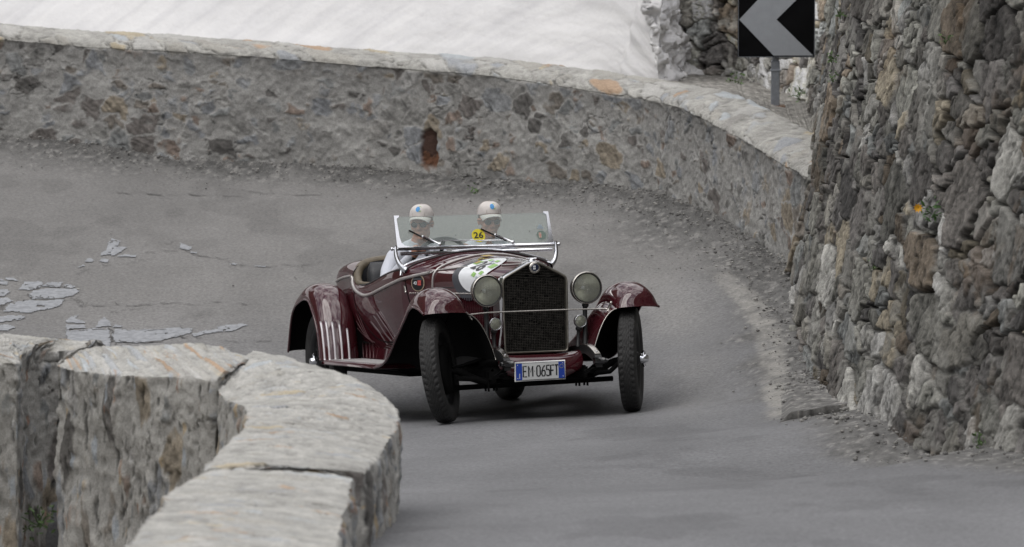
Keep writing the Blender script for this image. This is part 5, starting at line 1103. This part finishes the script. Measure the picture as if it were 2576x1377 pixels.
GLY = {'E': [[(1, 0), (0, 0), (0, 1), (1, 1)], [(0, .52), (.85, .52)]], 'M': [[(0, 0), (0, 1), (.5, .42), (1, 1), (1, 0)]], 'F': [[(0, 0), (0, 1), (1, 1)], [(0, .5), (.82, .5)]], 'T': [[(0, 1), (1, 1)], [(.5, 1), (.5, 0)]],
 '0': [[(.25, 0), (0, .15), (0, .85), (.25, 1), (.75, 1), (1, .85), (1, .15), (.75, 0), (.25, 0)]], '6': [[(.95, 1), (.45, .85), (.05, .45), (0, .2), (.25, 0), (.75, 0), (1, .16), (1, .38), (.75, .54), (.3, .52), (.04, .36)]],
 '5': [[(.95, 1), (.12, 1), (.04, .55), (.45, .62), (.85, .55), (1, .4), (1, .15), (.75, 0), (.25, 0), (0, .12)]]}
def stroke(ch_, y0, z0, w_, h_, t_):
    mb_ = MB(); x_ = .0098
    for q_, pl_ in enumerate(GLY[ch_]):
        p = np.array([(y0+a*w_, z0+b*h_) for a, b in pl_]); p2 = np.c_[np.full(len(p), x_+.0002*q_), p]; mb_.add(*tube(p2, t_, 4, flat=(1, 1), up=(1, 0, 0)))
    for i in range(len(mb_.V)): v = mb_.V[i]; v[:, 0] = .0098+(v[:, 0]-.0098)*.12; mb_.V[i] = onplate(v)
    return mb_
def ptext(s, size, y0, z0, sx, off=.0): V, F = text_mesh(s, size, off, sx); return onplate(np.c_[np.full(len(V), .0098), V[:, 0]+y0, V[:, 1]+z0]), F
mb = MB()
for chx, y0 in zip('EM065FT', (-.113, -.073, -.014, .022, .056, .088, .118)): g_ = stroke(chx, y0-.0125, -.036, .025 if chx != 'M' else .029, .072, .0048); [mb.add(v_, [f for f in []]) for v_ in []]; part('plate_letter', g_, M_INK, plate, smooth=False)

mb = MB().add(*ptext('I', .05, -.152, -.032, .8, .001)); part('country_letter', mb, M_PLW, plate, smooth=False); mb = MB()
for k in range(12): a = k*math.pi/6; mb.add(*slab(.155+.013*math.cos(a)-.0016, .155+.013*math.cos(a)+.0016, .026+.013*math.sin(a)-.0016, .026+.013*math.sin(a)+.0016, .0098))
part('star_ring', mb, M_YEL, plate, smooth=False); part('dot', slab(-.0455, -.040, -.004, .004, .0098), mat('grey_print_dot', (.2, .2, .2)), plate, smooth=False)
mb = MB()
for a in (-.166, .166):
    for b in (-.046, .046): mb.add(*ellipsoid(onplate(np.array([.010, a, b])), (.003, .004, .004), 5, 8))
part('plate_screw', mb, M_CHROME, plate)
# --- wheels
def tyre_mesh():
    prof = [(.252, -.046), (.268, -.058), (.29, -.0645), (.312, -.0655), (.332, -.0625), (.346, -.058), (.356, -.0535)]
    tread = [(.3625+.0078*(1-(a/.05)**2), a) for a in np.linspace(-.0495, .0495, 34)]
    prof = prof+tread+[(r, -a) for r, a in prof[::-1]]; prof = np.array(prof); n = 288
    V, F = lathe(prof, n, 'y'); V = V.reshape(len(prof), n, 3); th = np.arange(n)*2*math.pi/n
    a = prof[:, 1][:, None]/.05; ph = th[None]*48; dep = np.zeros((len(prof), n))
    isT = (np.arange(len(prof)) >= 7) & (np.arange(len(prof)) < 41)
    for g in (-.40, -.12, .12, .40): dep += .0065*np.exp(-((a-g-.05*np.sin(ph+g*9))/.045)**2)
    out_ = (np.abs(a) > .52); zig = np.sin(ph+np.where(a > 0, 1.5, 0)+3*np.abs(a)); dep += out_*.0095*ss(zig, .2, .6)
    mid = (np.abs(a) > .16) & (np.abs(a) < .37); dep += mid*.003*ss(np.sin(ph*1.0+8*a), .45, .8)
    dep = dep*isT[:, None]; r = np.linalg.norm(V[..., [0, 2]], axis=-1); f = (r-dep)/r; V[..., 0] *= f; V[..., 2] *= f
    me = mkmesh('tyre', V.reshape(-1, 3), np.array(F), True); me.materials.append(M_TYRE); return me
def rim_mesh():
    mb = MB(); V, F = lathe([(.254, -.050), (.262, -.048), (.258, -.040), (.243, -.034), (.232, -.02), (.230, 0), (.232, .02), (.243, .034), (.258, .040), (.262, .048), (.254, .050), (.238, .040), (.226, .02), (.224, 0), (.226, -.02), (.238, -.040), (.254, -.050)], 64, 'y'); mb.add(V, F)
    V, F = lathe([(.03, -.055), (.05, -.05), (.05, .05), (.036, .062), (.03, .066)], 24, 'y'); mb.add(V, F)
    for k in range(48):
        a = 2*math.pi*k/48; s = 1 if k % 2 else -1; q = .33 if (k//2) % 2 else -.33; mb.add(*tube([(.047*math.cos(a+q*2.2), s*.045, .047*math.sin(a+q*2.2)), (.230*math.cos(a), s*.012, .230*math.sin(a))], .0032, 5))
    me = mb.mesh('wheel'); me.materials.append(M_BLACK); return me
def drum_mesh():
    mb = MB(); V, F = lathe([(.001, -.065), (.16, -.065), (.175, -.055), (.175, .0), (.16, .012), (.001, .015)], 36, 'y'); mb.add(V, F); me = mb.mesh('brake_drum'); me.materials.append(M_UNDER); return me
def cap_mesh():
    mb = MB(); V, F = lathe([(.034, .055), (.036, .085), (.031, .10), (.026, .118), (.018, .127), (.001, .129)], 20, 'y'); mb.add(V, F)
    for s in (-1, 1): mb.add(*tube([(0, .088, s*.02), (0, .094, s*.046), (0, .098, s*.056)], [.015, .013, .009], 8))
    me = mb.mesh('hub_spinner'); me.materials.append(M_CHROME); return me
TM, WM, DM, HM = tyre_mesh(), rim_mesh(), drum_mesh(), cap_mesh()
for (x, y, steer, camber) in ((0, -.7075, -29, 6.0), (0, .7075, -24.4, -.5), (-2.76, -.7075, 0, 0), (-2.76, .7075, 0, 0)):
    M_ = Matrix.Translation((x, y, .372)) @ Matrix.Rotation(math.radians(steer), 4, 'Z') @ Matrix.Rotation(math.radians(camber), 4, 'X')
    if y < 0: M_ = M_ @ Matrix.Rotation(math.pi, 4, 'Z')
    wh = link('wheel', WM, None, car, M_); link('tyre', TM, None, wh); link('hub_spinner', HM, None, wh); link('brake_drum', DM, None, wh)
# ------------------------------------------------------------------ the two people in the car
M_SKIN = mat('skin', (.47, .225, .15), .5, cvar=.12, cscale=30); M_SHIRT = mat('white_shirt', (.60, .62, .68), .85, bump=.35, bscale=18, cvar=.08, cscale=6)
M_CAP = mat('beige_cap_cloth', (.64, .60, .57), .85, bump=.3, bscale=140, cvar=.10, cscale=14); M_DARKG = mat('dark_lens', (.012, .013, .015), .12, coat=.5); M_HAIR = mat('grey_hair', (.12, .10, .085), .7, cvar=.4, cscale=60)
M_TROU = mat('dark_trousers', (.05, .052, .06), .85); M_EMB = mat('blue_emblem', (.08, .30, .62), .7, cvar=.25, cscale=120); M_EMG = mat('green_emblem', (.30, .42, .20), .7, cvar=.3, cscale=120); M_LIP = mat('lips', (.33, .13, .10), .5)
def voxel(mb, name, size, m, smooth_it=4):
    me = mb.mesh(name); o = bpy.data.objects.new('v', me); COL.objects.link(o)
    r = o.modifiers.new('r', 'REMESH'); r.mode = 'VOXEL'; r.voxel_size = size
    s = o.modifiers.new('s', 'SMOOTH'); s.factor = .5; s.iterations = smooth_it
    bpy.context.view_layer.update(); e = bpy.data.meshes.new_from_object(o.evaluated_get(bpy.context.evaluated_depsgraph_get()))
    V = np.zeros(len(e.vertices)*3); e.vertices.foreach_get('co', V); V = lean(V.reshape(-1, 3)); e.vertices.foreach_set('co', V.ravel()); e.update()
    e.polygons.foreach_set('use_smooth', np.ones(len(e.polygons), bool)); e.materials.clear(); e.materials.append(m); e.name = name
    bpy.data.objects.remove(o); bpy.data.meshes.remove(me); return e
def person(label, hx, hy, zt, psi, nod, driver, seatY, hairm, sc_face=1.0):
    c, s = math.cos(psi), math.sin(psi); cn, sn_ = math.cos(nod), math.sin(nod); H0 = np.array([hx, hy, zt])
    def hd(P_):                                # head frame (forward, left, up from the crown) to car frame
        P_ = np.atleast_2d(np.asarray(P_, float)); x = P_[:, 0]*cn+(P_[:, 2]+.12)*sn_; z = -P_[:, 0]*sn_+(P_[:, 2]+.12)*cn-.12
        return np.stack([x*c-P_[:, 1]*s, x*s+P_[:, 1]*c, z], 1)+H0
    sk = MB()
    def E_(cc, r, nu=16, nv=22): V, F = ellipsoid(cc, r, nu, nv); sk.add(hd(V), F)
    def K_(P_, r, n=12): V, F = capsule(P_, r, n); sk.add(hd(V), F)
    E_((-.005, 0, -.092), (.098, .076, .092)); E_((.030, 0, -.150), (.062, .060, .075)); E_((.045, 0, -.195), (.045, .046, .042)); E_((.074, 0, -.219), (.021, .026, .018))
    K_([(.086, -.030, -.098), (.092, 0, -.096), (.086, .030, -.098)], [.010, .012, .010]); K_([(.086, 0, -.108), (.103, 0, -.135), (.110, 0, -.148)], [.009, .012, .0145]); E_((.098, .012, -.151), (.011, .010, .009)); E_((.098, -.012, -.151), (.011, .010, .009))
    E_((.062, .042, -.145), (.026, .022, .022)); E_((.062, -.042, -.145), (.026, .022, .022)); E_((.087, 0, -.180), (.012, .024, .0065)); E_((.086, 0, -.192), (.012, .020, .0075))
    for sg in (-1, 1): E_((-.010, sg*.077, -.122), (.016, .009, .027)); E_((-.014, sg*.082, -.114), (.012, .007, .018)); E_((.076, sg*.031, -.118), (.012, .014, .010))
    nb = np.array([hx-.05, seatY+(hy-seatY)*.35, zt-.268])
    V, F = capsule([hd([(-.018, 0, -.18)])[0], nb+np.array([.005, 0, .02]), nb+np.array([-.01, 0, -.06])], [.057, .060, .068], 16); sk.add(V, F)
    sh = MB(); chest = np.array([hx-.09, seatY, zt-.46]); pel = np.array([hx-.07, seatY, .66])
    V, F = ellipsoid(chest, (.115, .175, .20), 16, 24); sh.add(V, F); V, F = ellipsoid(chest*.5+pel*.5, (.115, .165, .22), 16, 24); sh.add(V, F); V, F = ellipsoid(pel, (.14, .175, .14), 14, 22); sh.add(V, F)
    V, F = capsule([nb+np.array([-.035, -.165, -.075]), nb+np.array([-.02, -.07, -.028]), nb+np.array([-.02, .07, -.028]), nb+np.array([-.035, .165, -.075])], [.060, .064, .064, .060], 16); sh.add(V, F)
    cl_ = [nb+np.array([.062*math.cos(a)+.002, .066*math.sin(a), .018-.022*math.cos(a)]) for a in np.linspace(.30, 2*math.pi-.30, 22)]; V, F = tube(cl_, .013, 8, flat=(1.4, .6)); sh.add(V, F)
    for sg in (-1, 1):
        S_ = nb+np.array([-.035, sg*.178, -.085])
        if driver:
            El = np.array([hx+.055, seatY+sg*.285, .925]); a = math.radians(90-sg*64); rim = swp(a, .205); rad = math.cos(a)*e1+math.sin(a)*e2; tan = -math.sin(a)*e1+math.cos(a)*e2; Wr = rim+nrm*.065-rad*.01+np.array([-.03, 0, -.035])
        else:
            El = np.array([hx+.07, seatY+sg*.25, .84]); Wr = np.array([hx+.30, seatY+sg*.12, .765])
        V, F = capsule([S_, S_*.5+El*.5+np.array([-.01, sg*.012, 0]), El], [.060, .056, .050], 14); sh.add(V, F); V, F = capsule([El, El*.5+Wr*.5, Wr], [.050, .045, .036], 14); sh.add(V, F)
        if driver:
            K2 = lambda P_, r: sk.add(*capsule(P_, r, 8))
            K2([Wr-(rim-Wr)*.25, Wr, rim+nrm*.034], [.028, .027, .025]); V, F = ellipsoid(rim+nrm*.034, (.027, .036, .036), 12, 16); sk.add(V, F)
            for q, (o_, ln) in enumerate(((-.033, .92), (-.011, 1.04), (.011, 1.0), (.032, .82))):
                b = rim+tan*o_*-sg; K2([b+nrm*.034+rad*.012, b+rad*.031*ln+nrm*.012, b+rad*.026*ln-nrm*.016, b-rad*.004-nrm*.0245*ln], [.0100, .0095, .0088, .0078])
            K2([rim+nrm*.036-rad*.014, rim+nrm*.022-rad*.024-tan*-sg*-.028, rim+nrm*.018-rad*.014-tan*-sg*-.056], [.0125, .0110, .0092])
        else:
            K2 = lambda P_, r: sk.add(*capsule(P_, r, 8)); K2([Wr+np.array([-.05, 0, .01]), Wr, Wr+np.array([.05, 0, -.005])], [.030, .028, .030]); V, F = ellipsoid(Wr+np.array([.055, 0, -.004]), (.045, .040, .017), 10, 14); sk.add(V, F)
            for o_, ln in ((-.031, .070), (-.0105, .082), (.0105, .078), (.031, .062)):
                b = Wr+np.array([.09, o_, -.002]); K2([b, b+np.array([ln*.5, 0, .004]), b+np.array([ln*.95, 0, -.018])], [.0096, .0092, .0078])
            b = Wr+np.array([.035, -sg*.038, -.002]); K2([b, b+np.array([.035, -sg*.024, 0]), b+np.array([.065, -sg*.030, -.006])], [.0125, .011, .0092])
    p = link('person', voxel(sk, 'person', .0046, M_SKIN, 3)); p.matrix_world = MC; tag(p, label, 'person', 'men in the open car')
    o = link('shirt', voxel(sh, 'shirt', .0085, M_SHIRT, 6), None, p)
    col_ = MB()
    for sg in (-1, 1):
        V = np.array([(.060, sg*.018, .002), (.022, sg*.072, .034), (.040, sg*.115, -.030), (.085, sg*.072, -.058)])+nb; V2_ = V+np.array([-.008, 0, -.008]); col_.add(np.concatenate([V, V2_]), [[0, 1, 2, 3], [7, 6, 5, 4], [0, 4, 5, 1], [1, 5, 6, 2], [2, 6, 7, 3], [3, 7, 4, 0]])
        cm = MB(); cm.V = [lean(col_.V[-1])]; cm.F = [[0, 1, 2, 3], [7, 6, 5, 4], [0, 4, 5, 1], [1, 5, 6, 2], [2, 6, 7, 3], [3, 7, 4, 0]]; link('collar', cm.mesh('collar', False), M_SHIRT, o)
    tr = MB()
    for sg in (-1, 1): tr.add(*capsule([pel+np.array([.02, sg*.09, -.02]), pel+np.array([.24, sg*.11, .035]), pel+np.array([.44, sg*.11, .05])], [.085, .078, .062], 14)); tr.add(*capsule([pel+np.array([.44, sg*.11, .05]), pel+np.array([.64, sg*.11, -.10]), pel+np.array([.80, sg*.11, -.2])], [.060, .055, .042], 14))
    link('trousers', voxel(tr, 'trousers', .010, M_TROU, 5), None, p)
    def hp(name, V, F, m, parent=p, smooth=True): return link(name, mkmesh(name, lean(hd(V)), F, smooth), m, parent)
    # cap
    nu_, nv_ = 22, 48; G_ = np.zeros((nu_, nv_, 3)); th = np.arange(nv_)*2*math.pi/nv_
    for i, t in enumerate(np.linspace(0, 1, nu_)):
        a = t*math.pi/2; r = math.cos(a)**.74; z = -.070+.096*math.sin(a)**.9
        front = 1+.06*np.cos(th)*math.sin(a*2)
        G_[i, :, 0] = -.006+.108*r*np.cos(th)*front; G_[i, :, 1] = .0885*r*np.sin(th); G_[i, :, 2] = z+(1-t)*(.014*(np.cos(th) > 0)*np.cos(th)**2-.012*(np.cos(th) < 0)*np.cos(th)**2)+.004*np.abs(np.sin(3*th))*r*.5
    F = gridF(nu_, nv_, closev=True).tolist(); cap = hp('cap', G_.reshape(-1, 3), F, M_CAP)
    mb = MB()
    for k in range(6):
        a_ = math.pi/6+k*math.pi/3; pts_ = []
        for t in np.linspace(.04, .97, 14): a = t*math.pi/2; r = math.cos(a)**.74; pts_.append((-.006+.1085*r*math.cos(a_)*(1+.06*math.cos(a_)*math.sin(a*2)), .089*r*math.sin(a_), -.070+.0965*math.sin(a)**.9+.004*abs(math.sin(3*a_))*r*.5))
        mb.add(*tube(pts_, .0016, 4))
    mb.add(*ellipsoid((-.006, 0, .027), (.008, .008, .005), 6, 10)); mb.V = [lean(hd(v)) for v in mb.V]; link('cap_seams', mb.mesh('cap_seams'), mat('cap_seam', (.36, .32, .29), .9), cap)
    nb_, nr_ = 25, 9; Bv = np.zeros((nr_, nb_, 3))
    for i, t in enumerate(np.linspace(0, 1, nr_)):
        for j, a in enumerate(np.linspace(-1.18, 1.18, nb_)):
            ext = .078*t*math.cos(a*.80)**.7; x = .098*math.cos(a)+ext; y = .0875*math.sin(a)*(1-.10*t); Bv[i, j] = (x, y, -.058-.16*ext-.032*(abs(a)/1.18)**2*(.6+.6*t))
    Bt_ = Bv.copy(); Bt_[..., 2] -= .0045; n1_ = nr_*nb_; F = gridF(nr_, nb_).tolist()+[f[::-1] for f in gridF(nr_, nb_, off=n1_).tolist()]+[[(nr_-1)*nb_+k, (nr_-1)*nb_+k+1, n1_+(nr_-1)*nb_+k+1, n1_+(nr_-1)*nb_+k] for k in range(nb_-1)]
    hp('cap_brim', np.concatenate([Bv.reshape(-1, 3), Bt_.reshape(-1, 3)]), F, M_CAP, cap)
    def oncap(V2):                             # flat badge wrapped on the front of the cap
        out_ = []
        for u, v, _ in V2:
            t = .42+v/.12; a = np.clip(t, 0, .98)*math.pi/2; r = math.cos(a)**.74; th_ = u/.095; out_.append((-.006+(.108*r*math.cos(th_))*(1+.06*math.cos(th_)*math.sin(a*2))+.005*math.cos(a), .0885*r*math.sin(th_)*1.02, -.070+.096*math.sin(a)**.9+.006*math.sin(a)+.001))
        return np.array(out_)
    V2, F2 = disc2(.020, 24, 4, .019); V2[:, 0] -= .008; V2[:, 0] *= -1; V2[:, 0] -= .012; em = hp('cap_emblem', oncap(V2), F2, M_EMB, cap)
    V2 = np.array([(.014+.021*math.cos(a)*k, .002+.021*math.sin(a)*k, 0) for k in (1, .72) for a in np.linspace(.6, 5.4, 16)]); hp('emblem_ring', oncap(V2), gridF(2, 16).tolist(), M_EMG, em)
    mb = MB()
    for sg in (-1, 1): V, F = ellipsoid((.094, sg*.0325, -.119), (.007, .027, .0215), 10, 18); V[:, 0] -= .45*np.abs(V[:, 1])**1.5; mb.add(V, F)
    mb.add(*tube([(.098, -.012, -.111), (.100, 0, -.109), (.098, .012, -.111)], .003, 6))
    for sg in (-1, 1): mb.add(*tube([(.085, sg*.058, -.112), (.06, sg*.078, -.112), (-.01, sg*.087, -.112)], .003, 6))
    mb.V = [hd(v) for v in mb.V]; mb.V = [lean(v) for v in mb.V]; link('sunglasses', mb.mesh('sunglasses'), M_DARKG, p)
    V, F = ellipsoid((.0885, 0, -.186), (.0125, .022, .004), 8, 14); hp('lips', V, F, M_LIP)
    V, F = ellipsoid((-.022, 0, -.098), (.088, .0795, .072), 16, 24); hp('hair', V, F, hairm)
    return p
person('man driving in a beige cap and sunglasses, both hands on the steering wheel', -1.82, -.232, 1.478, math.radians(-31), math.radians(2), True, -.25, M_HAIR)
person('man in the passenger seat in a beige cap and sunglasses, beside the driver', -1.82, .288, 1.486, math.radians(-4), math.radians(4), False, .275, mat('brown_hair', (.05, .035, .025), .7))
